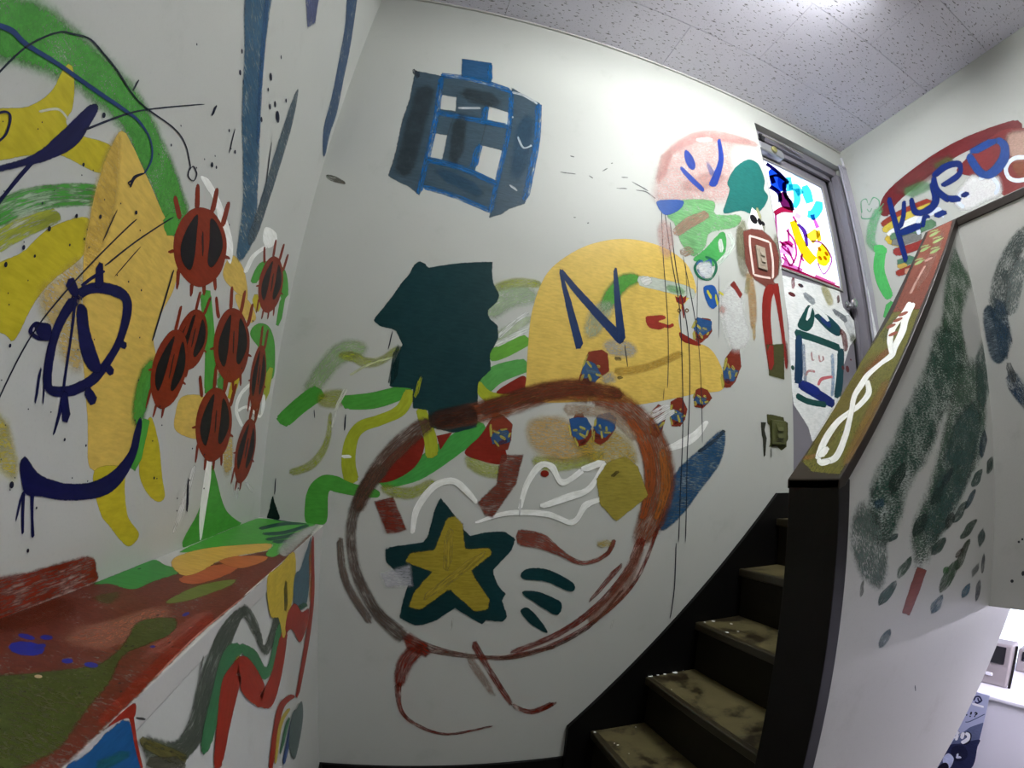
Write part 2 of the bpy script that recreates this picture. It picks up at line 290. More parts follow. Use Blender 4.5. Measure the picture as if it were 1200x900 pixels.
# style: opacity, dryness, edge softness m, edge roughness m, streak stretch
STY = {'solid': (1, .08, .0008, .004, 4), 'rough': (1, .1, .0015, .011, 4), 'chalk': (.95, .5, .02, .04, 1), 'dry': (.96, .6, .005, .018, 9), 'dryh': (1, .24, .003, .014, 6),
 'dryw': (.85, .75, .003, .011, 10), 'dryl': (.97, .4, .002, .01, 2), 'dryg': (.9, .9, .022, .07, 3), 'wash': (.6, .5, .016, .03, 4), 'washl': (.6, .45, .02, .03, 2), 'soft': (.88, .3, .02, .03, 2), 'dab': (.8, .6, .006, .016, 5),
 'spray': (.96, .2, .006, .012, 3), 'feather': (.88, .62, .014, .03, 11), 'haze': (.5, .45, .03, .05, 3)}
pm_cache = {}
def paint_mat(col, sty):
    if (col, sty) in pm_cache: return pm_cache[col, sty]
    m = bpy.data.materials.new('paint_%s_%s' % (sty, col)); nt, N, L, b = nodes(m); c = lin(col, (.55 if min(int(col[q:q+2], 16) for q in (0, 2, 4)) < 0x80 else .9) if sty == 'glass' else 1.0 if min(int(col[q:q+2], 16) for q in (0, 2, 4)) > 0xc4 else .74)
    if sty == 'glass':
        tr = N.new('ShaderNodeBsdfTranslucent'); tr.inputs[0].default_value = c; L.new(tr.outputs[0], N['Material Output'].inputs[0]); pm_cache[col, sty] = m; return m
    op, dry, soft, rough, st = STY[sty]
    def uv(n_): q = N.new('ShaderNodeUVMap'); q.uv_map = n_; return q.outputs[0]
    fl = uv('flow'); sx = N.new('ShaderNodeSeparateXYZ'); L.new(uv('edge'), sx.inputs[0]); d = sx.outputs[0]
    nz = math_n(nt, 'ADD', math_n(nt, 'MULTIPLY', noise_n(nt, fl, 170, 3, .6), .5), math_n(nt, 'MULTIPLY', noise_n(nt, fl, 38, 2, .6), .5)); e = math_n(nt, 'ADD', d, math_n(nt, 'MULTIPLY', math_n(nt, 'SUBTRACT', nz, .5), rough)); al = step_n(nt, e, -soft, soft)
    stv = mapping_n(nt, fl, (1.0/st, 1, 1)); big = noise_n(nt, fl, 16, 3, .6); fine = noise_n(nt, stv, 260 if st > 1 else 320, 3, .7)
    cov = math_n(nt, 'ADD', math_n(nt, 'MULTIPLY', fine, .65), math_n(nt, 'MULTIPLY', big, .35))
    thin = math_n(nt, 'MULTIPLY', step_n(nt, cov, .38, .68), dry*.75); bare = math_n(nt, 'MULTIPLY', step_n(nt, cov, .66-.2*dry, .74-.1*dry), min(1, dry*1.1))
    keep_ = math_n(nt, 'MULTIPLY', math_n(nt, 'SUBTRACT', 1.0, thin), math_n(nt, 'SUBTRACT', 1.0, bare))
    al = math_n(nt, 'MULTIPLY', al, math_n(nt, 'MULTIPLY', keep_, op)); L.new(al, b.inputs['Alpha'])
    tone = math_n(nt, 'ADD', math_n(nt, 'MULTIPLY', big, .5), math_n(nt, 'MULTIPLY', noise_n(nt, stv, 120, 2), .5))
    v = .12+.26*dry
    L.new(mix_n(nt, step_n(nt, tone, .3, .7), tuple(x*(1-v) for x in c[:3])+(1,), tuple(min(.95, x*(1+v)+.004) for x in c[:3])+(1,)), b.inputs['Base Color'])
    b.inputs['Roughness'].default_value = .42; b.inputs['Specular IOR Level'].default_value = .16; pm_cache[col, sty] = m; return m
def catmull(P, closed, n):
    P = np.asarray(P, float); N_ = len(P)
    if N_ < 3 and not closed: return np.array([P[0]+(P[-1]-P[0])*t for t in np.linspace(0, 1, n+1)])
    out = []; seg = N_ if closed else N_-1
    for i in range(seg):
        if closed: a, b_, c, d = P[(i-1) % N_], P[i], P[(i+1) % N_], P[(i+2) % N_]
        else: a, b_, c, d = P[max(i-1, 0)], P[i], P[i+1], P[min(i+2, N_-1)]
        for t in np.arange(n)/n: out.append(.5*((2*b_)+(c-a)*t+(2*a-5*b_+4*c-d)*t*t+(3*b_-a-3*c+d)*t**3))
    if not closed: out.append(P[-1])
    return np.array(out)
def sdf(poly, pts):
    d2 = np.full(len(pts), 1e9); ins = np.zeros(len(pts), bool); n = len(poly)
    for i in range(n):
        a, b_ = poly[i], poly[(i+1) % n]; e = b_-a; w = pts-a; t = np.clip((w@e)/max(e@e, 1e-12), 0, 1); r = w-np.outer(t, e); d2 = np.minimum(d2, (r*r).sum(1))
        if a[1] != b_[1]: ins ^= ((a[1] > pts[:, 1]) != (b_[1] > pts[:, 1])) & (pts[:, 0] < (b_[0]-a[0])*(pts[:, 1]-a[1])/(b_[1]-a[1])+a[0])
    return np.where(ins, 1, -1)*np.sqrt(d2)
def el_stroke(data, sty):
    P = np.array(data, float).reshape(-1, 4)*1e-4; C = catmull(P, False, 6 if len(P) > 2 else 4); Lf, Rt = C[:, :2], C[:, 2:]; ce = (Lf+Rt)/2; hw = np.maximum(np.linalg.norm(Lf-Rt, axis=1)/2, 3e-4)
    soft, rough = STY[sty][2:4] if sty in STY else (0, 0); k = max(1.0, (rough+soft)/max((.9 if soft > .01 else .55)*hw.mean(), 1e-4)); mg = (soft+rough*.5)/k
    dirv = (Lf-Rt)/(2*hw[:, None]); s = np.concatenate([[0], np.cumsum(np.linalg.norm(np.diff(ce, axis=0), axis=1))]); V, E, Fl, Q = [], [], [], []
    hw0 = hw.mean(); t0 = (ce[0]-ce[1]); t0 /= max(np.linalg.norm(t0), 1e-9); t1 = ce[-1]-ce[-2]; t1 /= max(np.linalg.norm(t1), 1e-9)
    ce = np.vstack([ce[0]+t0*mg, ce, ce[-1]+t1*mg]); hw = np.concatenate([[hw[0]], hw, [hw[-1]]]); dirv = np.vstack([dirv[0], dirv, dirv[-1]]); s = np.concatenate([[-mg], s, [s[-1]+mg]]); n = len(ce); end = s[-2]
    for i in range(n):
        de = min(s[i], end-s[i])
        for f in (1, .0, -1):
            V.append(ce[i]+dirv[i]*(hw[i]+mg)*f); dd = hw[i] if f == 0 else -mg
            E.append((min(dd, de)*k, 0)); Fl.append((s[i], f*(hw[i]+mg)+.37*hw0+7*s[0]))
    for i in range(n-1):
        for j in (0, 1): a = i*3+j; Q.append((a, a+1, a+4, a+3))
    off = (abs(data[0])*.013) % 5; Fl = [(a+off, b_+off) for a, b_ in Fl]; return V, E, Fl, Q
def el_fill(data, sty, smooth):
    P = np.array(data, float).reshape(-1, 2)*1e-4
    if smooth: poly = catmull(P, True, 5)
    else: poly = P
    lo, hi = poly.min(0), poly.max(0); soft, rough = STY[sty][2:4] if sty in STY else (.0004, .0)
    cell = float(np.clip((hi-lo).min()/26, .0016, .012)); probe = sdf(poly, np.stack(np.meshgrid(np.linspace(lo[0], hi[0], 14), np.linspace(lo[1], hi[1], 14)), -1).reshape(-1, 2)).max()
    k = max(1.0, (rough+soft)/max((.85 if soft > .01 else .5)*probe, 1e-4)); mg = (soft+rough*.5)/k+cell*.2
    xs_ = np.arange(lo[0]-mg-cell, hi[0]+mg+cell*2, cell); ys_ = np.arange(lo[1]-mg-cell, hi[1]+mg+cell*2, cell); g = np.stack(np.meshgrid(xs_, ys_), -1).reshape(-1, 2); sd = sdf(poly, g); nx = len(xs_)
    V, E, Fl, Q, idx = [], [], [], [], {}
    keep = sd > -mg
    def vid(i):
        if i not in idx: idx[i] = len(V); V.append(g[i]); E.append((sd[i]*k, 0)); Fl.append(tuple(g[i]))
        return idx[i]
    for j in range(len(ys_)-1):
        for i in range(nx-1):
            a = j*nx+i; q = (a, a+1, a+nx+1, a+nx)
            if keep[a] or keep[a+1] or keep[a+nx+1] or keep[a+nx]: Q.append(tuple(vid(x) for x in q))
    return V, E, Fl, Q
def el_dots(data):
    D_ = np.array(data, float).reshape(-1, 4)*1e-4; V, E, Fl, Q = [], [], [], []
    for u, v, ru, rv in D_:
        b0 = len(V); V.append(np.array((u, v))); E.append((.01, 0)); Fl.append((u, v))
        for t in range(10): V.append(np.array((u+ru*math.cos(t*math.pi/5), v+rv*math.sin(t*math.pi/5)))); E.append((.01, 0)); Fl.append((u, v))
        for t in range(10): Q.append((b0, b0+1+t, b0+1+(t+1) % 10))
    return V, E, Fl, Q
layer = {}
def build_motif(surf, name, label, els):
    par_, O, U, V_, Nn = SURF[surf]; O, U, V_, Nn = map(np.array, (O, U, V_, Nn)); verts, faces, fe, ff, mi, mats = [], [], [], [], [], []
    for kind, col, sty, data in els:
        if kind == 's': V, E, Fl, Q = el_stroke(data, sty)
        elif kind == 'd': V, E, Fl, Q = el_dots(data)
        else: V, E, Fl, Q = el_fill(data, sty, kind == 'f')
        layer[surf] = layer.get(surf, 0)+1; off = .00012+layer[surf]*.000006; b0 = len(verts)
        mt = paint_mat(col, sty)
        if mt not in mats: mats.append(mt)
        k = mats.index(mt)
        for p in V: verts.append(tuple(O+U*p[0]+V_*p[1]+Nn*off))
        for q in Q:
            a = [np.array(verts[b0+x]) for x in q[:3]]
            if np.dot(np.cross(a[1]-a[0], a[2]-a[0]), Nn) < 0: q = q[::-1]
            faces.append(tuple(b0+x for x in q)); mi.append(k); fe += [E[x] for x in q]; ff += [Fl[x] for x in q]
    me = bpy.data.meshes.new(name); me.from_pydata(verts, [], faces)
    for nm, dat in (('edge', fe), ('flow', ff)): me.uv_layers.new(name=nm).data.foreach_set('uv', np.array(dat, 'f').ravel())
    for mt in mats: me.materials.append(mt)
    me.polygons.foreach_set('material_index', mi); me.update()
    o = bpy.data.objects.new(name, me); link(o); under(o, par_)
    if label: o['label'] = label
    if name == 'paint_splatter': o['kind'] = 'stuff'
PAINT = [
 ('left', 'painted_arch', 'broad chalky green arch brushed on the left wall', [
  ('f','4fa83c','chalk',[13407,14751,13115,15055,12750,15293,12378,15412,11902,15595,11227,15764,10424,15865,9341,15731,8633,15560,8222,15374,8366,14896,8703,14756,9432,15040,10153,15165,10729,15273,11612,15096,12409,14761,13047,14398]),]),
 ('left', 'painted_swoosh', 'bright yellow swoosh with a pointed tip under the green arch', [
  ('f','cfc02a','solid',[12645,14015,12248,14398,12080,14736,12094,15011,12049,15167,11851,15054,11678,14827,11671,14640,11426,14657,10752,14953,10708,14579,11571,14288,11945,14019,12401,13688]),]),
 ('left', 'paint_wash', 'faded green and yellow brush wash beside the ochre leaf', [
  ('s','4fa83c','dryw',[11974,13154,12238,13295,11681,13447,11932,13603,11292,13763,11479,13952,10488,14236,10667,14454]),
  ('s','b4be2c','dryw',[11868,12930,12071,13021,11518,13299,11734,13400,11063,13728,11239,13815]),
  ('f','cfc02a','solid',[11871,12776,11489,13156,11204,13576,10627,13980,10479,13576,10911,13045,11109,12682,11240,12282,11384,12299,11693,12361]),
  ('f','cfc02a','wash',[11392,11504,11086,11423,10868,11009,10930,10853,11317,11127]),
  ('s','eeeee8','wash',[12083,14444,12104,14461,11861,14652,11871,14678,11661,14671,11649,14706]),]),
 ('left', 'painted_leaf', 'tall ochre leaf shape behind the navy eye', [
  ('f','eac660','solid',[10714,15257,10376,15253,10098,15203,9533,15084,9029,14954,8467,14829,8110,14598,7908,14123,8124,13585,8210,13120,8004,12810,8183,12349,8224,11793,8303,11381,8404,11006,8895,10978,9407,10999,9568,11541,9767,12023,9950,12377,10113,12779,10296,13165,10480,13542,10580,13875,10706,14368,10761,14934]),
  ('f','eac660','wash',[11038,12801,10802,13169,10434,13426,9931,12326,10263,12255,10546,12448]),
  ('f','eac660','wash',[10480,13542,10795,14688,10700,15155,10214,14402,10193,13549]),]),
 ('left', 'painted_stalks', 'green stalks and ochre petals painted between the ladybugs', [
  ('s','4fa83c','solid',[6922,14401,6391,14627,6103,13593,5569,13744,5650,12561,4965,12663]),
  ('s','4fa83c','soft',[8315,12768,7913,12803,8459,12262,7956,12288,8428,11656,8043,11655]),
  ('s','4fa83c','solid',[9061,14874,8554,15223,8654,14696,8253,14945]),
  ('s','4fa83c','solid',[3729,15764,4214,15681,3113,16438,3605,16512,2223,16650,1329,17247,1055,16327,90,16737]),
  ('s','cfc02a','solid',[3889,15423,3402,15651,3260,15162,2723,15389]),
  ('s','4fa83c','solid',[1193,16465,587,16663,1044,15451,437,15605]),
  ('f','4fa83c','solid',[3317,14520,2783,14992,1646,15203,719,14876,218,13993,983,13794,1840,14329]),
  ('s','b4be2c','solid',[1310,14067,432,14219,1056,13042,468,13100]),
  ('s','4fa83c','soft',[5145,13273,4377,13397,5020,12669,4359,12738]),
  ('s','cfc02a','solid',[4107,13283,3467,13351,4194,12673,3699,12700]),
  ('f','eac660','solid',[5975,15128,5749,15701,4788,15735,4091,15254,5000,15098]),
  ('f','eac660','solid',[4962,15047,4000,15240,3108,15064,3575,14774,4527,14832]),
  ('f','eac660','solid',[6873,12057,6643,12380,5512,12470,5358,11672,6711,11686]),
  ('f','eac660','wash',[4008,11586,3437,11787,3160,11000,3708,10853]),
  ('f','4fa83c','solid',[5944,9368,5226,10034,4863,10678,4649,11065,4214,10718,3722,10192,3111,9788,1746,9368,780,9368,3364,9368]),
  ('f','cfc02a','solid',[9293,10953,9053,10369,8774,10143,8453,9894,8119,9736,7817,9893,8221,10219,8389,10648,8508,11005]),
  ('f','cfc02a','solid',[7971,10910,7641,10587,7223,10399,6925,10474,7100,10824,7384,11428,7833,11861,7997,11397]),
  ('s','4fa83c','solid',[8281,11804,7821,11816,8260,10963,7979,10940]),]),
 ('left', 'white_brushmarks', 'thin white brushmarks threaded between the ladybugs', [
  ('f','eeeee8','solid',[8244,16149,7793,16313,6868,16243,5885,15934,5717,15505,6287,15593,7302,16089,7958,16110]),
  ('f','eeeee8','solid',[4108,17305,3168,17646,2872,17491,3384,17018,4001,16922]),
  ('s','eeeee8','solid',[3689,16989,3466,17015,4544,16276,4262,16332,4859,15668,4517,15751]),
  ('s','eeeee8','solid',[2493,13403,2236,13378,3361,12924,3100,12918,3502,12437,3236,12472,2834,12082,2572,12137]),
  ('s','eeeee8','solid',[3232,12428,3372,12495,2503,12625,2477,12721,1176,12492,1205,12593,753,12846,1134,12821,879,13267,1255,13218]),
  ('s','eeeee8','solid',[4936,11393,4777,11393,5044,10788,4620,10759,5141,9977,4779,9926,5022,9368,4919,9368]),
  ('s','eeeee8','dryw',[5737,11072,5556,11052,6204,10315,5870,10249,6497,9743,6382,9711]),
  ('s','eeeee8','wash',[3260,10995,3059,11004,2869,10373,2510,10373,2588,10127,2368,10125]),
  ('s','eeeee8','wash',[1944,10548,1695,10599,1067,10202,786,10249]),]),
 ('left', 'painted_ladybug', 'largest red ladybug, topmost on the left wall', [
  ('s','8a2a0a','solid',[8341,15205,8495,15098,8563,15309,8696,15213,8781,15408,8893,15322]),
  ('s','8a2a0a','solid',[7846,15670,8039,15562,7992,15833,8161,15732,8170,16022,8316,15930]),
  ('s','8a2a0a','solid',[7214,15931,7444,15830,7259,16149,7465,16048,7378,16434,7558,16336]),
  ('s','8a2a0a','solid',[6540,15979,6800,15872,6585,16266,6820,16162,6637,16554,6846,16454]),
  ('s','8a2a0a','solid',[8047,14435,7896,14495,7839,14077,7742,14111]),
  ('s','8a2a0a','solid',[7399,14398,7227,14462,7246,14159,7136,14196]),
  ('s','8a2a0a','solid',[6880,14558,6693,14635,6689,14383,6568,14429]),
  ('s','8a2a0a','solid',[6462,14849,6262,14940,6204,14671,6075,14726]),
  ('s','8a2a0a','solid',[6191,15418,6187,15516,5813,15561,5809,15625]),
  ('s','8a2a0a','solid',[8304,14649,8224,14611,8482,14516,8434,14492]),
  ('f','8a2a0a','solid',[7871,15699,7219,15943,6460,15896,6108,15598,6150,15071,6705,14586,7285,14386,7933,14407,8307,14610,8421,14923,8266,15351]),
  ('f','0c0a12','solid',[7862,15554,8065,15185,8107,14794,7888,14591,7502,14589,7488,14872,7656,15237]),
  ('f','0c0a12','solid',[7294,15785,6738,15815,6358,15583,6551,15079,6857,15014,7043,15375]),
  ('s','0c0a12','solid',[7513,15392,7440,15431,7183,15011,7105,15047]),]),
 ('left', 'painted_ladybug', 'small red ladybug under the white brushed flower', [
  ('s','8a2a0a','solid',[3328,16579,3537,16484,3507,16731,3692,16645,3703,16923,3863,16845]),
  ('s','8a2a0a','solid',[2695,17046,2932,16949,2770,17252,2982,17161,2885,17548,3072,17462]),
  ('s','8a2a0a','solid',[2018,17229,2279,17133,2003,17542,2240,17450,1993,17858,2206,17771]),
  ('s','8a2a0a','solid',[1406,17138,1687,17045,1337,17453,1594,17362,1290,17825,1522,17736]),
  ('s','8a2a0a','solid',[3308,15598,3134,15651,3221,15146,3112,15175]),
  ('s','8a2a0a','solid',[2713,15454,2523,15507,2646,15159,2528,15189]),
  ('s','8a2a0a','solid',[2195,15561,1992,15622,2082,15335,1954,15371]),
  ('s','8a2a0a','solid',[1739,15826,1522,15895,1575,15588,1439,15629]),
  ('s','8a2a0a','solid',[1333,16429,1251,16519,965,16516,910,16574]),
  ('s','8a2a0a','solid',[3494,15882,3408,15858,3709,15758,3657,15744]),
  ('f','8a2a0a','solid',[2717,17082,2027,17231,1375,17014,1181,16606,1393,16023,2026,15567,2606,15426,3203,15549,3500,15853,3511,16254,3216,16745]),
  ('f','0c0a12','solid',[2757,16906,3076,16503,3246,16039,3102,15760,2740,15694,2635,16023,2670,16484]),
  ('f','0c0a12','solid',[2150,17061,1644,16979,1395,16636,1730,16100,2019,16079,2063,16529]),
  ('s','0c0a12','solid',[2506,16633,2383,16680,2332,16125,2207,16167]),]),
 ('left', 'painted_ladybug', 'red ladybug overlapping the one painted to its lower left', [
  ('s','8a2a0a','solid',[6777,14032,6915,14000,6788,14230,6913,14199,6802,14428,6914,14398]),
  ('s','8a2a0a','solid',[6375,14058,6522,14035,6313,14263,6449,14238,6256,14511,6379,14485]),
  ('s','8a2a0a','solid',[7344,13080,7245,13092,7369,12745,7308,12750]),
  ('s','8a2a0a','solid',[7036,12894,6931,12905,7050,12676,6985,12681]),
  ('s','8a2a0a','solid',[6737,12898,6625,12912,6715,12724,6645,12731]),
  ('s','8a2a0a','solid',[6130,13386,6081,13441,5923,13394,5892,13429]),
  ('s','8a2a0a','solid',[7403,13313,7366,13278,7546,13254,7524,13232]),
  ('f','8a2a0a','solid',[6778,14063,6374,14063,6059,13808,6024,13490,6235,13111,6648,12879,6986,12859,7296,13030,7415,13290,7358,13582,7113,13894]),
  ('f','0c0a12','solid',[6829,13941,7072,13697,7242,13388,7206,13166,7016,13068,6904,13288,6849,13623]),
  ('f','0c0a12','solid',[6469,13959,6208,13823,6133,13543,6401,13212,6560,13239,6509,13565]),
  ('s','0c0a12','solid',[6726,13707,6667,13719,6713,13317,6655,13327]),]),
 ('left', 'painted_ladybug', 'red ladybug lying across the ochre leaf edge', [
  ('s','8a2a0a','solid',[7429,13436,7562,13412,7434,13629,7554,13605,7447,13912,7555,13886]),
  ('s','8a2a0a','solid',[7042,13427,7185,13411,6979,13689,7110,13670,6920,13956,7039,13935]),
  ('s','8a2a0a','solid',[8010,12361,7916,12365,8058,11966,8001,11966]),
  ('s','8a2a0a','solid',[7734,12108,7634,12110,7765,11851,7704,11850]),
  ('s','8a2a0a','solid',[7452,12081,7346,12085,7446,11872,7381,11873]),
  ('s','8a2a0a','solid',[6845,12602,6790,12653,6648,12588,6612,12621]),
  ('s','8a2a0a','solid',[8055,12640,8017,12603,8192,12586,8169,12563]),
  ('f','8a2a0a','solid',[7429,13473,7042,13432,6750,13094,6736,12711,6962,12281,7370,12049,7690,12061,7968,12297,8065,12619,7997,12959,7754,13306]),
  ('f','0c0a12','solid',[7481,13333,7721,13067,7896,12716,7874,12449,7701,12312,7581,12562,7511,12956]),
  ('f','0c0a12','solid',[7136,13318,6892,13128,6835,12785,7111,12419,7259,12467,7191,12851]),
  ('s','0c0a12','solid',[7388,13044,7337,13051,7396,12578,7346,12582]),]),
 ('left', 'painted_ladybug', 'rounded red ladybug beside the green stalk', [
  ('s','8a2a0a','solid',[5532,14274,5721,14202,5732,14412,5898,14347,5976,14629,6120,14570]),
  ('s','8a2a0a','solid',[4931,14670,5154,14600,5074,14916,5270,14849,5220,15158,5392,15094]),
  ('s','8a2a0a','solid',[4225,14793,4478,14729,4251,15070,4480,15006,4315,15395,4517,15331]),
  ('s','8a2a0a','solid',[3523,14657,3803,14599,3490,14936,3746,14874,3526,15320,3755,15256]),
  ('s','8a2a0a','solid',[5347,13315,5178,13347,5189,12849,5082,12864]),
  ('s','8a2a0a','solid',[4674,13103,4485,13133,4557,12791,4437,12806]),
  ('s','8a2a0a','solid',[4111,13152,3906,13188,3948,12904,3817,12924]),
  ('s','8a2a0a','solid',[3637,13372,3417,13417,3409,13105,3267,13130]),
  ('s','8a2a0a','solid',[3281,13945,3224,14030,2873,13997,2834,14052]),
  ('s','8a2a0a','solid',[5588,13618,5504,13579,5801,13517,5750,13493]),
  ('f','8a2a0a','solid',[4953,14709,4227,14800,3453,14537,3149,14111,3283,13536,3927,13137,4558,13060,5232,13254,5596,13587,5667,13978,5431,14425]),
  ('f','0c0a12','solid',[4966,14543,5243,14180,5352,13744,5154,13454,4748,13348,4685,13668,4800,14127]),
  ('f','0c0a12','solid',[4331,14645,3751,14524,3403,14161,3685,13651,4009,13660,4139,14115]),
  ('s','0c0a12','solid',[4626,14264,4541,14287,4346,13743,4257,13763]),]),
 ('left', 'painted_ladybug', 'lowest wide red ladybug above the green base', [
  ('s','8a2a0a','solid',[5647,12494,5833,12461,5806,12706,5970,12673,5967,12912,6109,12880]),
  ('s','8a2a0a','solid',[5020,12766,5235,12739,5083,13002,5275,12974,5164,13284,5334,13254]),
  ('s','8a2a0a','solid',[4365,12758,4604,12744,4314,13001,4532,12981,4298,13349,4494,13323]),
  ('s','8a2a0a','solid',[3782,12508,4042,12499,3698,12819,3937,12804,3621,13134,3837,13116]),
  ('s','8a2a0a','solid',[5699,11560,5543,11562,5665,11101,5567,11097]),
  ('s','8a2a0a','solid',[5157,11252,4986,11248,5127,10945,5020,10939]),
  ('s','8a2a0a','solid',[4657,11204,4471,11204,4574,10949,4457,10947]),
  ('s','8a2a0a','solid',[4195,11329,3995,11334,4063,11046,3936,11047]),
  ('s','8a2a0a','solid',[3748,11800,3678,11869,3384,11779,3338,11824]),
  ('s','8a2a0a','solid',[5845,11885,5779,11834,6056,11826,6017,11794]),
  ('f','8a2a0a','solid',[5030,12807,4365,12766,3751,12382,3594,11932,3850,11422,4502,11161,5066,11193,5611,11484,5859,11857,5835,12238,5523,12621]),
  ('f','0c0a12','solid',[5081,12651,5411,12356,5607,11963,5497,11658,5166,11492,5037,11779,5031,12229]),
  ('f','0c0a12','solid',[4494,12637,4014,12422,3801,12022,4169,11595,4448,11658,4452,12105]),
  ('s','0c0a12','solid',[4845,12328,4764,12336,4721,11792,4640,11796]),]),
 ('left', 'painted_ladybug', 'narrow upright red ladybug near the wall corner', [
  ('s','8a2a0a','solid',[2109,14492,2354,14438,2180,14731,2400,14678,2290,15075,2483,15024]),
  ('s','8a2a0a','solid',[1660,14489,1921,14439,1677,14809,1913,14758,1701,15129,1912,15079]),
  ('s','8a2a0a','solid',[2555,13070,2368,13091,2483,12538,2366,12547]),
  ('s','8a2a0a','solid',[2149,12749,1951,12766,2094,12403,1971,12410]),
  ('s','8a2a0a','solid',[1806,12732,1599,12751,1721,12455,1591,12465]),
  ('s','8a2a0a','solid',[1267,13447,1132,13513,1023,13438,935,13480]),
  ('s','8a2a0a','solid',[2690,13432,2564,13407,2827,13359,2750,13344]),
  ('f','8a2a0a','solid',[2171,14526,1713,14480,1274,14068,1133,13589,1255,13027,1659,12698,2043,12693,2449,12991,2661,13415,2682,13863,2498,14313]),
  ('f','0c0a12','solid',[2187,14351,2387,14009,2487,13550,2381,13200,2133,13027,2067,13361,2106,13873]),
  ('f','0c0a12','solid',[1784,14338,1446,14107,1271,13679,1471,13199,1658,13253,1700,13749]),
  ('s','0c0a12','solid',[2024,13982,1897,14006,1889,13386,1761,13403]),]),
 ('left', 'painted_ladybug', 'slim lowest red ladybug near the wall corner', [
  ('s','8a2a0a','solid',[2031,12346,2273,12337,1995,12650,2215,12636,1966,12955,2163,12939]),
  ('s','8a2a0a','solid',[1531,12268,1788,12266,1405,12558,1641,12551,1275,12914,1490,12902]),
  ('s','8a2a0a','solid',[3053,11068,2883,11057,3182,10568,3078,10557]),
  ('s','8a2a0a','solid',[2740,10701,2562,10685,2820,10377,2710,10364]),
  ('s','8a2a0a','solid',[2379,10625,2191,10610,2402,10358,2285,10346]),
  ('s','8a2a0a','solid',[1500,11194,1368,11239,1242,11144,1156,11172]),
  ('s','8a2a0a','solid',[3058,11430,2971,11383,3241,11385,3188,11356]),
  ('f','8a2a0a','solid',[2057,12392,1565,12270,1258,11793,1314,11309,1685,10802,2255,10570,2668,10633,2988,10978,3053,11408,2899,11835,2512,12237]),
  ('f','0c0a12','solid',[2152,12222,2517,11925,2813,11505,2835,11159,2636,10956,2432,11256,2265,11747]),
  ('f','0c0a12','solid',[1709,12142,1433,11861,1427,11418,1851,11000,2032,11084,1871,11560]),
  ('s','0c0a12','solid',[2115,11838,1993,11839,2216,11247,2096,11243]),]),
 ('left', 'painted_eye', 'navy outlined eye with lashes over the ochre leaf', [
  ('s','070c48','solid',[10490,13062,10265,13053,10640,12723,10468,12724,10691,12353,10534,12369,10638,11957,10486,11989,10419,11829,10391,11949,9981,11900,10091,12015,9520,12150,9711,12219,9219,12547,9403,12563,9055,12941,9260,12919,9077,13373,9318,13286,9406,13507,9497,13337,9964,13398,9919,13260,10310,13222,10180,13143,10482,13052,10322,13003]),
  ('f','070c48','solid',[10329,12954,10128,12987,9967,12765,9768,12589,9507,12357,9580,12261,9793,12276,10005,12420,10175,12651]),
  ('s','070c48','solid',[10454,13056,10387,13075,10339,12662,10288,12672,10272,12099,10221,12104,10262,11689,10194,11689,10305,11377,10271,11374]),
  ('s','070c48','solid',[9871,13343,10072,13269,10068,13638,10209,13578]),
  ('s','070c48','solid',[10318,13106,10439,13011,10566,13244,10722,13112]),
  ('s','070c48','solid',[10325,13192,10381,13207,10155,13370,10210,13386,9948,13546,10004,13565]),
  ('s','070c48','solid',[10739,12560,10756,12511,10985,12561,10961,12520,11070,12425,11005,12449,10891,12377,10881,12425,10703,12423,10721,12468]),
  ('f','070c48','solid',[10997,12524,10740,12598,10675,12436,10858,12408]),
  ('s','070c48','solid',[10289,11903,10157,11933,10144,11536,9954,11567]),
  ('s','070c48','solid',[9839,11983,9694,12064,9590,11807,9387,11912]),
  ('s','070c48','solid',[9187,12726,9143,12827,8986,12724,8939,12828]),
  ('s','070c48','solid',[9445,12347,9329,12442,9238,12278,9115,12375]),
  ('s','070c48','solid',[10757,12105,10711,12110,10727,11697,10682,11699]),
  ('s','070c48','solid',[10675,12169,10645,12174,10581,11705,10550,11708]),]),
 ('left', 'painted_smile', 'thick navy smile with drips under the eye', [
  ('f','070c48','solid',[10830,11038,10756,11115,10619,11015,10429,10899,9955,10802,9373,10802,8841,10941,8404,11244,8302,11583,8201,11809,8081,11697,8133,11253,8382,10900,8744,10662,9233,10574,9926,10586,10395,10649,10679,10689,10788,10852]),
  ('s','070c48','solid',[10757,10730,10698,10727,10744,10492,10692,10488,10723,10242,10678,10237]),
  ('s','070c48','solid',[10612,10696,10535,10694,10570,10431,10523,10428,10546,10182,10483,10176]),
  ('s','070c48','solid',[10776,10705,10732,10697,10841,10397,10813,10391]),]),
 ('left', 'paint_flick', 'thick navy flick of paint over the yellow swoosh', [
  ('s','070c48','solid',[11450,15115,11304,15158,11540,14867,11300,14921,11669,14524,11364,14534,11816,14184,11664,14142,12015,13921,11953,13883,12358,13609,12312,13574]),
  ('s','070c48','solid',[11890,13989,11831,13993,11985,13711,11929,13713,12122,13283,12080,13282]),
  ('s','070c48','solid',[12594,14010,12616,14021,12480,14142,12497,14160,12414,14161,12394,14187,12368,14085,12337,14099,12360,13968,12329,13970,12450,13796,12423,13792]),]),
 ('left', 'ink_line', 'thin looping dark lines flicked across the green arch', [
  ('s','1a3a70','solid',[13154,14609,13170,14653,12920,14741,12926,14803,12692,14791,12690,14848,12208,14980,12207,15032,11907,15080,11903,15136,11348,15268,11341,15330,10828,15457,10818,15513,10470,15565,10447,15613,10053,15562,10022,15594,9851,15378,9808,15401,9888,15103,9846,15116]),
  ('s','0c1230','solid',[9890,15122,9859,15116,10083,14932,10008,14941,10068,14760,10028,14774]),
  ('s','0c1230','solid',[10046,14920,10014,14916,10148,14794,10109,14806,10055,14782,10034,14812]),
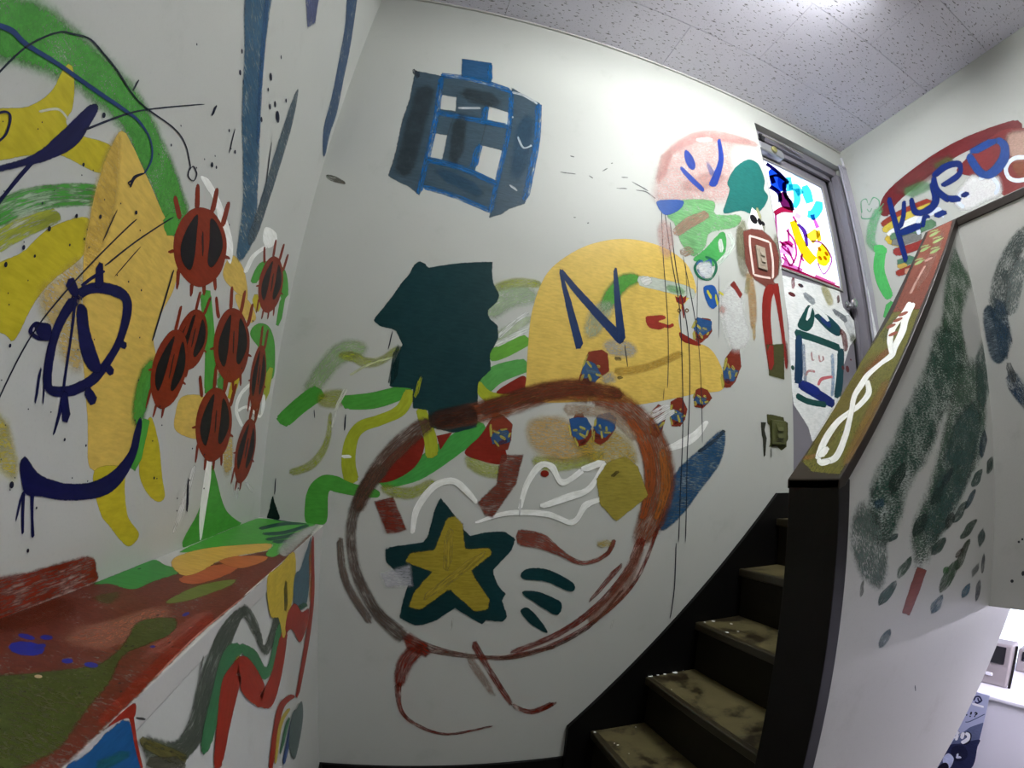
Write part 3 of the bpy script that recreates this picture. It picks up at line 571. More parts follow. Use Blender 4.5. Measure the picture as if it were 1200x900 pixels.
  ('s','0c1230','solid',[12790,14252,12814,14250,12662,14802,12685,14802,12437,15230,12457,15237,12255,15394,12265,15412,12008,15571,12009,15595,11722,15639,11714,15666,11346,15702,11335,15729,10658,15766,10648,15793,9639,16122,9627,16152,9125,16175,9098,16206,8694,16007,8660,16035]),
  ('s','0c1230','solid',[8735,16001,8693,16025,8681,15855,8646,15885,8426,15906,8449,15917,8389,16089,8431,16061,8617,16111,8619,16085,8718,15948,8679,15956]),
  ('s','0c1230','solid',[11346,14747,11378,14758,10738,15495,10768,15504,10236,16011,10257,16022,9072,17124,9089,17133]),
  ('s','0c1230','solid',[10918,15969,10883,15988,10906,15764,10871,15781]),
  ('s','0c1230','solid',[8764,17400,8688,17449,8736,17153,8661,17198]),
  ('s','0c1230','solid',[7702,17713,7657,17744,7525,17183,7480,17211]),
  ('s','0c1230','solid',[11357,11504,11378,11509,11003,12376,11027,12378,10621,13010,10647,13013,10240,13581,10269,13583,9611,14509,9646,14508]),
  ('s','0c1230','solid',[9986,13601,10021,13607,9426,14241,9461,14245,8635,15067,8669,15070]),
  ('s','0c1230','solid',[9711,13558,9733,13559,9280,14232,9306,14231]),
  ('s','0c1230','solid',[8148,14330,8094,14345,8172,13798,8119,13809,8260,13039,8210,13045]),
  ('s','0c1230','solid',[10159,14371,10132,14379,10219,13863,10193,13869]),
  ('s','0c1230','solid',[5629,19015,5564,19063,4854,17811,4782,17852]),]),
 ('left', 'paint_splatter', 'tiny dark paint splatters on the left wall', [
  ('d','0c1230','solid',[11233,13541,29,32,10870,13887,26,27,10431,14107,30,30,9700,14567,35,31,11164,15137,36,36,11108,14444,25,26,11510,13195,24,27,11675,12940,25,28,11299,12214,19,22,11307,13186,17,18,10808,13540,16,17,10586,13722,17,18,11480,13722,14,15,7874,17501,43,30,8768,18858,60,42,8447,18569,70,48,8153,18592,60,40,7087,19837,120,73,6930,19559,59,36,6241,19721,106,62,5789,19685,210,120,6464,19428,94,56,5664,20384,75,42,7037,20598,65,38,6635,18861,87,54,8000,16567,62,45,7803,16644,40,29,7435,10830,33,26,10477,10524,16,17,10937,10798,35,39,10602,10041,23,25,10054,11340,21,22,9569,11292,20,19,9503,15897,27,23,7277,17410,56,38,10134,17515,24,19,9343,13642,19,17,8941,13660,20,18,9669,13331,21,20,7554,12067,22,15,5007,10542,36,20,5838,10749,31,18,11523,12697,9,9,3500,13563,48,23,7500,17323,31,18,10123,14474,15,12,8653,12995,18,13,12049,13546,8,8,9802,10866,13,11,8498,16151,24,15,8343,16448,25,16,9717,15565,18,13,11144,11063,9,9,11384,13930,10,9,1470,11224,62,27,9711,10625,14,11,8428,12370,19,14,10185,10747,12,10,6381,10409,28,17,6383,16133,34,19,10905,14495,12,10,11994,14307,9,9,10108,12456,13,11,11316,11855,9,9,10595,13846,12,10,6333,14434,31,18,10282,13047,12,11,9476,16310,20,14,7336,18481,36,20,5882,11402,31,18,11146,11416,9,9,9803,12664,14,11,12443,14072,8,8,10297,10681,12,10,10403,11640,11,10,2494,10429,53,25,10445,13669,13,11,8339,11751,19,14,10815,11624,10,9,5179,11295,35,19,10958,10744,10,9,11532,13246,9,9,7327,10818,23,15,9438,10819,14,12,9454,14405,17,13,11060,14329,12,10,11998,13889,9,8,6355,10164,28,17,11988,14398,9,9,3329,14895,51,24,10478,14329,13,11,7646,11464,22,15,9664,13614,15,12,10895,10874,10,9,11464,12596,9,9,8016,16762,27,17,5895,10520,31,18,7376,11755,23,15,11292,12917,9,9]),
  ('s','0c1230','solid',[5979,10801,5892,10798,5900,10097,5767,10084]),]),
 ('left', 'blue_brushstroke', 'long blue-grey V of brushstrokes high on the left wall', [
  ('f','34607e','dry',[9726,19616,8993,20675,8203,20079,7344,19291,6372,18552,5518,17767,4742,16742,5055,15957,5507,15814,6002,16863,6900,17646,7546,18076,8682,18955]),
  ('s','2c5c8c','dryw',[9110,20382,8960,20583,7790,19392,7603,19582,6382,18288,6196,18429]),
  ('f','4a5c68','dry',[5286,21008,5073,21251,4585,20323,4433,18914,4458,17527,4577,16754,4893,16379,5129,16541,5039,17440,5096,18862,5190,19812]),]),
 ('left', 'blue_brushstroke', 'short blue brushstroke cut off near the ceiling', [
  ('p','4a5480','dry',[7609,22713,6794,23931,6042,23275,6363,22616]),]),
 ('left', 'blue_brushstroke', 'long curved dark blue brushstroke running to the corner', [
  ('f','2c5078','dry',[4792,26957,3910,28302,2033,27216,1201,26021,477,24758,450,23497,190,22712,575,22458,1509,22946,1832,24173,2628,25461,3524,26425]),]),
 ('left', 'red_paint_patch', 'red-brown paint lapping up the left wall above the ledge', [
  ('f','8a2a0a','dry',[11265,9782,10474,9790,9521,9791,9182,9723,9110,9536,9131,9377,10146,9382,11289,9384]),]),
 ('main', 'painted_house', 'slate-blue brushed house with four window gaps and chimney', [
  ('p','465a68','dryh',[2638,28263,3878,28190,3950,24971,3937,21505,3441,21854,3032,21983,2603,22208,2681,23327,2637,25174,2723,26380]),
  ('p','465a68','dryh',[7079,28392,7778,28009,8426,27795,8465,25376,8277,23589,8066,22015,7452,21613,7134,21276,6703,21039,6847,22641,7138,25812]),
  ('p','465a68','dryh',[3807,28230,7096,28162,7097,26706,7005,26731,6160,26851,4720,27001,4018,26978]),
  ('p','465a68','dryh',[4058,26117,4755,26156,6139,26017,7101,25972,7056,24451,6970,24459,6019,24521,4596,24706,3969,24687]),
  ('p','465a68','dryh',[3933,23382,4564,23399,5928,23124,6855,22828,6697,21351,5287,21743,3898,21979]),
  ('p','465a68','dryh',[4665,27132,6149,26956,6141,26000,6022,24490,5913,23048,4551,23323,4588,24767,4749,26207]),
  ('p','2c5a84','dryh',[4584,29669,5998,29792,6097,28322,4721,28390]),
  ('s','1c6cac','dryw',[3707,28170,3974,28190,3855,25806,4108,25808,3852,23891,4093,23874,3785,21548,4013,21528]),
  ('s','1c6cac','dryw',[3815,28077,3794,28423,5345,28208,5359,28559,7074,27950,7123,28300]),
  ('s','1c6cac','dryw',[5857,26823,6158,26861,5879,25645,6171,25678]),
  ('s','1c6cac','dryw',[5793,24592,6111,24574,5682,23128,5989,23107]),
  ('s','1c6cac','dryw',[6939,28119,7175,28180,7027,25803,7250,25822,6745,22645,6950,22638,6607,21253,6806,21243]),
  ('s','1c6cac','dryw',[8213,27694,8535,27783,8238,25334,8542,25372,7922,22095,8200,22099]),
  ('s','1c6cac','dryw',[3942,23133,3955,23433,5323,23001,5369,23299,6841,22533,6918,22822]),
  ('s','1c6cac','dryw',[3970,25740,3968,26041,5504,25708,5513,26011,7122,25743,7142,26050]),
  ('s','1c6cac','dryw',[5793,29654,6030,29741,5944,28270,6174,28349]),
  ('s','1c6cac','dryw',[3968,21836,3991,22073,5267,21626,5307,21861,6644,21257,6701,21489]),
  ('s','3a4448','wash',[2880,27488,3706,27362,2816,24387,3583,24282,2783,22322,3513,22234]),
  ('s','3a4448','wash',[4829,26840,4846,27716,6611,26817,6667,27702]),
  ('s','2c5878','wash',[7454,26850,8231,26971,7354,22961,8062,23035]),
  ('s','2c5878','wash',[4301,22512,4424,23077,6301,21838,6452,22394]),
  ('s','3a4448','wash',[4699,26032,5282,26094,4832,23218,5377,23263]),
  ('s','c8ccd0','dryw',[7096,27995,7110,28140,7624,27986,7657,28129,8311,27655,8357,27794]),
  ('s','c8ccd0','dryw',[4836,26304,4819,26431,5318,26434,5303,26563,5806,26572,5793,26702]),
  ('s','c8ccd0','dryw',[7183,26473,7244,26585,7252,26406,7313,26518]),
  ('s','c8ccd0','dryw',[7505,25390,7584,25469,7812,24803,7853,24918,8214,25077,8178,25183]),
  ('s','c8ccd0','dryw',[7345,22718,7386,22817,7713,22525,7756,22624]),
  ('s','3a4450','dryw',[2466,28197,2542,28383,2819,27714,2973,28080]),]),
 ('main', 'wall_stain', 'small dark scuff on the wall beside the corner', [
  ('s','6a665c','dryw',[218,21772,232,21924,576,21603,602,21868,1049,21544,1060,21657]),]),
 ('main', 'paint_wash', 'pale lime and green ribbons crossing behind the dark green blot', [
  ('s','a8c88c','wash',[1408,13381,943,13621,1982,14351,1436,14698,2407,14829,2005,15417,3037,15109,2869,15617]),
  ('s','b4be2c','wash',[2042,14837,2031,15071,2505,14790,2541,15137,3028,14653,3026,15003,3566,14842,3424,15065,4138,15413,3977,15587]),
  ('s','4fa83c','solid',[591,12303,188,12627,1142,12911,737,13279,1830,13539,1424,13950]),
  ('f','b4be2c','wash',[1600,13598,2293,13822,2436,13458,2183,13192,1650,13225]),
  ('s','4fa83c','solid',[2387,13178,2308,13623,3351,13294,3215,13816,4116,13593,3913,14066,4709,13986,4556,14296]),
  ('s','b4be2c','solid',[4421,14159,4797,14021,4195,13513,4504,13263,3638,13147,3818,12828,2967,12829,3230,12537,2616,12230,3027,12138,2568,11404,3040,11471,2763,10730,3243,10885]),
  ('s','b4be2c','wash',[1973,13033,2087,13032,1930,12117,2123,12075,1532,11401,1739,11214,838,10992,948,10800]),
  ('s','e8ecd8','dryw',[2390,13914,2525,13864,2168,13256,2280,13231,2106,12534,2191,12525]),
  ('s','e8ecc0','dryw',[2541,14294,2488,14363,3150,14753,3107,14829,4064,15158,4029,15240]),
  ('s','eeeee8','solid',[2558,11578,2541,11688,2891,11633,2874,11743]),
  ('f','4fa83c','solid',[1554,9412,1498,10132,1627,10620,1992,10968,2470,10993,2964,10823,3817,10685,3837,10435,3083,10416,2489,10466,2238,10438,2256,9491,1898,9367]),
  ('s','b4be2c','wash',[7171,17962,7071,18275,8040,18300,7978,18704,8946,18475,8948,18756]),
  ('s','b8d0a4','wash',[7193,16809,6706,17276,7814,17440,7436,18183,8859,17886,8745,18481]),
  ('s','cfe0b8','wash',[7364,15960,7103,16294,8748,17157,8517,17456]),
  ('s','f0f2ea','dryw',[7486,16232,7371,16330,7963,16810,7854,16918,8546,17358,8443,17477]),
  ('s','6cb03a','solid',[7234,15326,7023,15759,7888,15674,7652,16100,8691,16240,8466,16611]),
  ('s','e8f0e0','dryw',[7396,15909,7301,16064,7990,16307,7895,16465,8624,16722,8529,16884]),
  ('s','5aa850','solid',[7216,14147,6734,14576,7709,14706,7351,15255,8730,15253,8547,15707]),
  ('s','b4be2c','solid',[6702,14397,6919,14688,7357,13905,7435,14317,8728,14103,8708,14406]),
  ('s','48a848','solid',[3926,10706,3738,11169,5180,11133,4837,11712,6386,12070,5949,12597,7361,12982,6977,13418]),
  ('s','b4be2c','solid',[4798,13476,5109,13624,5174,12567,5577,12711,5314,11847,5758,11944]),
  ('s','b4be2c','wash',[6538,11813,6722,12171,7224,11439,7354,11883,7968,11382,8002,11847]),
  ('s','b4be2c','wash',[3907,10590,3941,10923,4920,10473,4837,10857,5749,11030,5602,11271]),
  ('s','b4be2c','wash',[8951,11865,8994,12279,9780,11758,9771,12239,10654,11907,10532,12319,11791,12333,11647,12684]),]),
 ('main', 'painted_leaf', None, [
  ('f','8a1e0c','solid',[7532,14305,8058,14789,8510,15028,8578,14483])]),
 ('main', 'painted_leaf', None, [
  ('f','8a1e0c','solid',[3660,10986,4125,11854,4996,12620,5239,12246,4997,11563,4292,11029])]),
 ('main', 'painted_leaf', None, [
  ('p','8a1e0c','solid',[5613,12644,6127,12809,5778,12183])]),
 ('main', 'painted_leaf', None, [
  ('f','8a1e0c','solid',[6597,12162,7102,12805,7468,13445,7629,13048,8062,12205,7866,11878,7268,11929])]),
 ('main', 'painted_blot', 'large dark green blot with a pointed left side', [
  ('p','023438','rough',[4046,18216,4148,18591,4330,18768,4570,18681,4641,18533,5519,18849,6239,19032,6999,19182,7016,18728,7092,18339,7349,17931,7319,17647,6955,17227,7082,16955,7392,16733,7450,16263,7191,15653,7277,15101,6855,14597,6961,13083,6225,12799,5351,12903,5249,13467,4722,13477,4670,14146,3888,14103,3867,14684,4034,15297,4142,15611,3836,16079,3286,16140,3011,16330,3254,16704,3568,17296,3801,17783]),
  ('s','023438','dryw',[3881,15596,4114,15590,3815,14165,4101,14155]),
  ('s','0c1230','solid',[3722,16048,3762,16044,3666,15355,3706,15351]),
  ('s','b4be2c','dryw',[4836,14599,4950,14584,4711,13830,4853,13810]),]),
 ('main', 'paint_blot', 'small black-green blot just above the ledge', [
  ('f','062420','rough',[278,9330,319,9684,362,9994,408,10109,483,9901,579,9695,681,9381]),
  ('s','0c1230','solid',[421,10700,456,10703,444,10145,479,10148]),]),
 ('main', 'painted_sun', 'big ochre yellow dome shape behind the letter N', [
  ('f','eac660','solid',[8584,14382,8571,15056,8556,15773,8616,17404,9003,18849,9657,19782,10838,20736,12278,21370,13653,21557,14830,21397,15711,20856,16056,19737,15518,19223,15033,18352,15357,17505,16581,17287,17178,16692,17445,15972,17287,15506,16526,15313,15756,15159,14768,14880,13177,14483,12611,14492,11352,14429,9680,14193,9039,14187]),
  ('f','d8ae58','wash',[8775,13403,9709,13703,10711,13485,11413,13105,11110,12367,9806,12132,8891,12605]),
  ('f','d0b040','wash',[10473,12940,11743,13510,12853,12952,13076,12158,11827,11877,11118,12213]),
  ('s','4fa83c','soft',[11688,17897,11297,18031,12137,18555,11581,18830,12628,19185,12247,19678,13226,19606,13127,19960]),
  ('s','c4ccc0','rough',[12984,19386,13092,19863,14492,19371,14662,19946,15909,19353,16094,19859]),
  ('s','7cc070','wash',[14390,19410,14466,19736,15422,19457,15507,19790]),
  ('s','eeeee8','dryw',[13331,19345,13147,19731,13799,19692,13660,19987]),
  ('s','b0bca0','wash',[11181,16709,10657,16841,11637,17485,10876,17773,12069,18293,11526,18582]),
  ('s','b8b8b0','wash',[11478,16312,11560,16859,12199,16235,12311,16928,12973,16332,13059,16824]),
  ('s','b8b8b0','wash',[11837,15008,11407,15200,12252,15427,11566,15726]),
  ('s','6a5a38','dryw',[12017,16042,12013,16210,12324,16101,12322,16237]),
  ('s','7a6a40','dryw',[12175,15325,12136,15449,12414,15426,12385,15519]),
  ('s','c8a040','wash',[12062,15433,11994,15752,13592,15872,13491,16157,15272,16716,15143,16967]),]),
 ('main', 'painted_letter', 'dark blue letter N painted on the ochre dome', [
  ('s','0c2c5c','rough',[9585,19384,9686,19431,9969,17778,10234,17893,10419,16259,10749,16391]),
  ('s','0c2c5c','rough',[9595,19282,9728,19422,10228,18527,10438,18753,11243,17568,11507,17850,12239,16699,12565,17035]),
  ('s','0c2c5c','rough',[11934,19954,12089,20000,11986,18339,12290,18423,12140,16774,12513,16867]),
  ('s','0c1230','solid',[12417,16773,12462,16786,12581,15885,12625,15896]),]),
 ('main', 'paint_dab', 'red, blue and yellow dab at the lower edge of the ochre dome', [
  ('p','84301c','rough',[10910,16255,11471,16418,11733,16291,11803,15618,11252,15190,10818,14828,10552,15105,10713,15672]),
  ('p','2c5484','rough',[10768,15915,11198,15850,11473,15470,11217,15095,10845,15126,10656,15386]),
  ('s','5a7894','dryw',[10799,15458,10842,15658,11332,15417,11371,15590]),
  ('s','6a2420','dryw',[10748,15004,10697,15162,11113,15118,11054,15305]),
  ('s','d4c858','dryw',[10894,16188,10961,16170,10664,15616,10730,15597]),
  ('s','d4c858','dryw',[10705,15406,10798,15387,10587,15033,10680,15014]),
  ('s','d4c858','dryw',[10878,15372,10986,15434,11029,15111,11138,15172]),
  ('s','d4c858','dryw',[10817,15853,10886,15919,11050,15638,11119,15704]),
  ('s','d4c858','dryw',[11224,15377,11240,15471,11503,15362,11520,15456]),
  ('s','d4c858','dryw',[11258,15709,11293,15815,11414,15678,11450,15785]),]),
 ('main', 'paint_dab', 'left half of the heart shaped blue and red dab', [
  ('p','84301c','rough',[10332,13573,10514,13881,10771,13926,11115,13467,11191,13139,10922,12757,10663,12697,10389,13121]),
  ('p','24548c','rough',[10257,13668,10579,13757,10932,13786,11164,13458,10969,13049,10684,12920,10429,13061]),
  ('s','5a7894','dryw',[10619,13070,10529,13188,10995,13337,10916,13439]),
  ('s','6a2420','dryw',[10796,12761,10711,12857,11015,12913,10915,13026]),
  ('s','d4c858','dryw',[10215,13444,10294,13467,10326,13053,10405,13075]),
  ('s','d4c858','dryw',[10464,13001,10531,13037,10651,12685,10719,12721]),
  ('s','d4c858','dryw',[10643,13118,10692,13213,10940,12997,10989,13092]),
  ('s','d4c858','dryw',[10439,13207,10416,13299,10626,13255,10603,13347]),
  ('s','d4c858','dryw',[11015,13079,10938,13087,11056,13329,10979,13336]),
  ('s','d4c858','dryw',[10648,13370,10684,13464,10919,13292,10955,13387]),]),
 ('main', 'paint_dab', 'right half of the heart shaped blue and red dab', [
  ('p','84301c','rough',[11365,13868,11820,14038,12027,13912,12156,13485,11846,13022,11541,12804,11214,12958,11253,13342]),
  ('p','24548c','rough',[11410,13922,11861,14059,12189,13870,12090,13387,11702,13087,11387,13238,11242,13445]),
  ('s','5a7894','dryw',[11392,13279,11426,13427,11842,13223,11872,13350]),
  ('s','6a2420','dryw',[11253,13029,11260,13157,11581,13014,11589,13164]),
  ('s','d4c858','dryw',[11263,13777,11366,13778,11246,13476,11349,13476]),
  ('s','d4c858','dryw',[11235,13326,11308,13330,11242,12926,11314,12929]),
  ('s','d4c858','dryw',[11503,13328,11588,13351,11587,13041,11671,13064]),
  ('s','d4c858','dryw',[11411,13542,11504,13589,11503,13382,11596,13429]),
  ('s','d4c858','dryw',[11694,13221,11679,13310,11970,13269,11955,13359]),
  ('s','d4c858','dryw',[11690,13506,11782,13536,11755,13323,11847,13353]),]),
 ('main', 'paint_dab', 'blue and yellow dab beside the little red boat', [
  ('p','84301c','rough',[15928,18451,16328,18573,16769,18603,16835,18065,16608,17750,16127,17376,15868,17507,15830,17996]),
  ('p','24548c','rough',[16025,18541,16466,18532,16850,18507,16788,18112,16330,17773,15996,17788,15787,18018]),
  ('s','5a7894','dryw',[15924,17849,15921,17987,16620,18010,16619,18131]),
  ('s','6a2420','dryw',[15946,17589,15981,17711,16238,17575,16280,17718]),
  ('s','d4c858','dryw',[15903,18424,16046,18396,15680,17998,15821,17970]),
  ('s','d4c858','dryw',[15723,17860,15883,17905,15774,17441,15934,17484]),
  ('s','d4c858','dryw',[16050,17840,16153,17909,16248,17598,16351,17666]),
  ('s','d4c858','dryw',[15927,18145,16014,18237,16186,17990,16275,18082]),
  ('s','d4c858','dryw',[16554,17794,16460,17826,16692,17984,16596,18017]),
  ('s','d4c858','dryw',[16267,18051,16301,18157,16534,18044,16569,18151]),]),
 ('main', 'paint_dab', 'pointed multicoloured dab at the right of the ochre dome', [
  ('p','84301c','rough',[17542,16961,18028,17505,18406,17489,18470,16704,18081,15968,17757,15666,17372,15618,17350,16233]),
  ('p','2c5484','rough',[17361,16525,17750,16563,18287,16477,17988,15961,17507,15903,17380,16099]),
  ('s','5a7894','dryw',[17559,16313,17597,16540,18114,16358,18150,16555]),
  ('s','6a2420','dryw',[17415,15850,17502,16039,17731,15786,17834,16009]),
  ('s','d4c858','dryw',[17504,16989,17675,16992,17344,16347,17513,16347]),
  ('s','d4c858','dryw',[17191,16178,17354,16218,17292,15574,17455,15611]),
  ('s','d4c858','dryw',[17633,16396,17775,16439,17736,16023,17878,16065]),
  ('s','d4c858','dryw',[17587,16698,17684,16743,17709,16478,17807,16522]),
  ('s','d4c858','dryw',[18119,16159,18019,16173,18243,16418,18142,16431]),
  ('s','d4c858','dryw',[17811,16607,17953,16696,17984,16422,18126,16510]),]),
 ('main', 'paint_dab', 'brownish dab below the ochre dome', [
  ('p','84301c','rough',[15861,15358,16126,15478,16473,15427,16734,15103,16470,14822,16214,14601,15783,14645,15747,14987]),
  ('p','2c5484','rough',[15844,15086,16109,15114,16545,14910,16354,14787,16061,14724,15734,14883]),
  ('s','5a7894','dryw',[15941,14879,15912,14983,16482,15036,16457,15126]),
  ('s','6a2420','dryw',[15905,14691,15927,14785,16246,14663,16273,14773]),
  ('s','d4c858','dryw',[15762,15242,15852,15233,15683,14986,15772,14977]),
  ('s','d4c858','dryw',[15709,14854,15850,14911,15804,14664,15946,14721]),
  ('s','d4c858','dryw',[16005,14944,16127,15016,16165,14754,16288,14826]),
  ('s','d4c858','dryw',[15870,15096,15924,15177,16131,15004,16186,15084]),
  ('s','d4c858','dryw',[16330,14819,16288,14909,16555,14903,16514,14993]),
  ('s','d4c858','dryw',[16229,15106,16273,15197,16394,15071,16439,15163]),]),
 ('main', 'paint_dab', 'multicoloured dab between the paint drips', [
  ('p','84301c','rough',[14593,14731,14934,14942,15163,14950,15427,14517,15299,14070,15070,13777,14648,13753,14561,14222]),
  ('p','2c5484','rough',[14603,14410,14935,14429,15297,14232,15172,13946,14888,13973,14595,14058]),
  ('s','5a7894','dryw',[14683,14122,14651,14260,15258,14264,15230,14385]),
  ('s','6a2420','dryw',[14816,13781,14755,13889,15104,13894,15032,14021]),
  ('s','d4c858','dryw',[14591,14644,14715,14644,14545,14311,14669,14309]),
  ('s','d4c858','dryw',[14516,14125,14600,14156,14661,13793,14746,13823]),
  ('s','d4c858','dryw',[14871,14220,14984,14263,15013,13912,15127,13954]),
  ('s','d4c858','dryw',[14649,14381,14692,14453,14892,14295,14936,14367]),
  ('s','d4c858','dryw',[15162,14118,15107,14191,15361,14226,15305,14300]),
  ('s','d4c858','dryw',[14987,14448,15091,14530,15055,14388,15160,14470]),]),
 ('main', 'paint_dab', 'multicoloured dab beside the thick brown ring', [
  ('p','84301c','rough',[13697,14267,14010,14577,14295,14476,14371,14063,14199,13538,13963,13233,13647,13356,13653,13789]),
  ('p','2c5484','rough',[13721,14046,14013,13969,14267,13839,14128,13517,13813,13422,13694,13711]),
  ('s','5a7894','dryw',[13820,13687,13744,13817,14217,13883,14151,13995]),
  ('s','6a2420','dryw',[13763,13432,13718,13551,14045,13510,13993,13649]),
  ('s','d4c858','dryw',[13638,14269,13741,14278,13647,13836,13750,13844]),
  ('s','d4c858','dryw',[13595,13709,13692,13732,13675,13395,13772,13418]),
  ('s','d4c858','dryw',[13852,13791,13929,13827,14042,13473,14119,13508]),
  ('s','d4c858','dryw',[13742,13973,13766,14042,13955,13931,13980,13999]),
  ('s','d4c858','dryw',[14130,13624,14024,13685,14354,13882,14247,13944]),
  ('s','d4c858','dryw',[13997,14011,14110,14091,14116,13888,14229,13968]),]),
 ('main', 'paint_dab', 'grey-blue dab between the red leaves', [
  ('p','84301c','rough',[7347,13140,7480,13597,7825,13571,8192,13283,8165,12728,8082,12387,7700,12356,7495,12794]),
  ('p','2c5484','rough',[7443,12841,7743,13059,8069,13052,8143,12664,7816,12534,7526,12549]),
  ('s','5a7894','dryw',[7635,12782,7593,12923,8030,12909,7994,13031]),
  ('s','6a2420','dryw',[7777,12507,7708,12613,8057,12669,7977,12794]),
  ('s','d4c858','dryw',[7353,13214,7445,13231,7430,12757,7521,12773]),
  ('s','d4c858','dryw',[7542,12651,7586,12696,7760,12448,7805,12493]),
  ('s','d4c858','dryw',[7740,12791,7778,12880,7971,12700,8010,12790]),
  ('s','d4c858','dryw',[7486,12938,7499,13033,7758,12906,7771,13001]),
  ('s','d4c858','dryw',[8106,12791,8037,12808,8158,12981,8089,12998]),
  ('s','d4c858','dryw',[7763,13002,7744,13070,8023,13078,8004,13146]),]),
 ('main', 'painted_boat', 'little red boat and tulip with round eyes', [
  ('f','8a1e0c','solid',[15055,17703,15448,17595,16119,17378,16038,17265,15365,17295,15106,17439]),
  ('p','8a1e0c','solid',[14881,19301,15070,19236,15184,19444,15326,19302,15500,19457,15438,19128,15235,18956,14958,19030]),
  ('s','8a1e0c','solid',[15178,18990,15267,19021,15284,18341,15373,18371]),
  ('s','6a4a20','solid',[15006,18636,14966,18663,15077,18719,15079,18770,15135,18678,15193,18689,15073,18614,15071,18564,15007,18671,14965,18628]),
  ('s','6a4a20','solid',[15409,18713,15369,18741,15482,18798,15484,18849,15541,18757,15600,18768,15477,18692,15475,18641,15410,18749,15367,18705]),
  ('f','a03020','rough',[13416,18069,13825,18205,14244,18307,14381,18182,14028,17995,14375,17908,14091,17662,13545,17666]),
  ('s','a03020','rough',[14072,17808,14118,17959,14513,17784,14516,17933,14808,17941,14742,18066]),]),
 ('main', 'white_figure', 'soft white figure painted right of the ochre dome', [
  ('f','f0f0ee','haze',[17510,18298,17483,19303,17850,20005,18418,20432,18684,19890,18809,18946,18957,18149,18497,17708,17870,17607]),
  ('f','f2f2f0','haze',[17364,19691,17773,20285,18342,20719,18772,20210,18837,19244,19133,18302,18700,17581,17958,17386,17649,18124,17452,18890]),
  ('p','8a3028','rough',[18057,20522,18352,20808,18828,20222,18638,19965,18354,20331]),
  ('s','e0b0a8','wash',[17191,19267,17691,19488,17312,18885,17812,19100]),
  ('s','eeeee8','rough',[14452,12725,14355,12906,15325,12969,15113,13294,16006,13361,15708,13601,16564,14074,16387,14173]),
  ('s','eeeee8','dryw',[13549,13856,13370,14100,14636,14521,14490,14715]),
  ('s','eeeee8','dryw',[13737,13638,13584,13821,14864,14325,14681,14539]),
  ('s','eeeee8','dryw',[13428,12956,13558,13030,13680,12561,13877,12671]),]),
 ('main', 'blue_paint_smear', 'blue smear right of the brown ring', [
  ('f','2c5a80','dry',[14423,9660,14212,10392,14850,11865,16090,12939,17368,13794,17248,12496,16240,11349,15354,10319]),
  ('s','3a4a5c','dryw',[16058,12742,15953,12850,16822,13205,16702,13307,17485,13751,17348,13844]),]),
 ('main', 'paint_drip', None, [
  ('s','1c2030','solid',[14403,23493,14445,23508,14346,21062,14386,21075,14451,18319,14490,18328,14458,16492,14496,16497,14415,15258,14452,15261])]),
 ('main', 'paint_drip', None, [
  ('s','1c2030','solid',[14569,23310,14619,23332,14747,21160,14796,21180,15072,18818,15120,18832,15136,16588,15183,16595,15180,13780,15226,13783,15159,11064,15204,11064,15210,9167,15255,9164])]),
 ('main', 'paint_drip', None, [
  ('s','1c2030','solid',[14817,22927,14868,22948,15017,20396,15066,20415,15474,17747,15522,17760,15512,15204,15560,15209,15431,12427,15477,12428,15548,9120,15594,9117])]),
 ('main', 'paint_drip', None, [
  ('s','1c2030','solid',[15401,21327,15438,21343,15807,18963,15843,18975,16045,17090,16081,17097,16201,13153,16236,13156])]),
 ('main', 'paint_drip', None, [
  ('s','1c2030','solid',[15523,21020,15551,21029,15509,19300,15536,19307])]),
 ('main', 'paint_drip', None, [
  ('s','1c2030','solid',[16155,20669,16184,20676,15925,17447,15952,17452])]),
 ('main', 'paint_drip', None, [
  ('s','1c2030','solid',[17402,20884,17439,20894,17161,17726,17197,17732])]),
 ('main', 'paint_drip', None, [
  ('s','1c2030','solid',[15083,9171,15133,9168,15177,7307,15227,7300,15111,6076,15161,6064])]),
 ('main', 'paint_drip', None, [
  ('s','1c2030','solid',[14257,15240,14282,15242,14222,14722,14246,14723])]),
 ('main', 'paint_drip', None, [
  ('s','5a5a62','dryw',[9934,24999,9943,25065,10134,25014,10143,25079])]),
 ('main', 'paint_drip', None, [
  ('s','5a5a62','dryw',[9489,23963,9492,24023,10225,24088,10230,24150])]),
 ('main', 'paint_drip', None, [
  ('s','5a5a62','dryw',[10810,24177,10837,24237,11011,24098,11039,24159])]),
 ('main', 'paint_drip', None, [
  ('s','5a5a62','dryw',[11496,24630,11467,24673,11752,24907,11723,24951])]),
 ('main', 'paint_drip', None, [
  ('s','5a5a62','dryw',[11926,25210,11903,25260,12014,25289,11991,25339])]),
 ('main', 'paint_drip', None, [
  ('s','5a5a62','dryw',[12131,23879,12133,23940,12687,24052,12689,24114])]),
 ('main', 'paint_drip', None, [
  ('s','5a5a62','dryw',[13116,24093,13129,24158,13643,24168,13670,24234,14118,23943,14157,24005])]),
 ('main', 'paint_drip', None, [
  ('s','5a5a62','dryw',[12407,24581,12409,24645,12756,24696,12759,24760])]),
 ('main', 'paint_drip', None, [
  ('s','5a5a62','dryw',[12908,24507,12939,24572,13780,24261,13812,24326])]),
 ('main', 'paint_drip', None, [
  ('s','5a5a62','dryw',[10146,21832,10145,21885,10258,21860,10258,21914])]),
 ('main', 'paint_drip', None, [
  ('s','5a5a62','dryw',[10764,21703,10742,21745,10840,21764,10818,21806])]),
 ('main', 'paint_drip', None, [
  ('s','0c1230','solid',[10,13139,10,13148,10,13003,10,13012])]),
 ('main', 'paint_drip', None, [
  ('s','0c1230','solid',[2514,13042,2556,13044,2551,12482,2593,12485])]),
 ('main', 'paint_drip', None, [
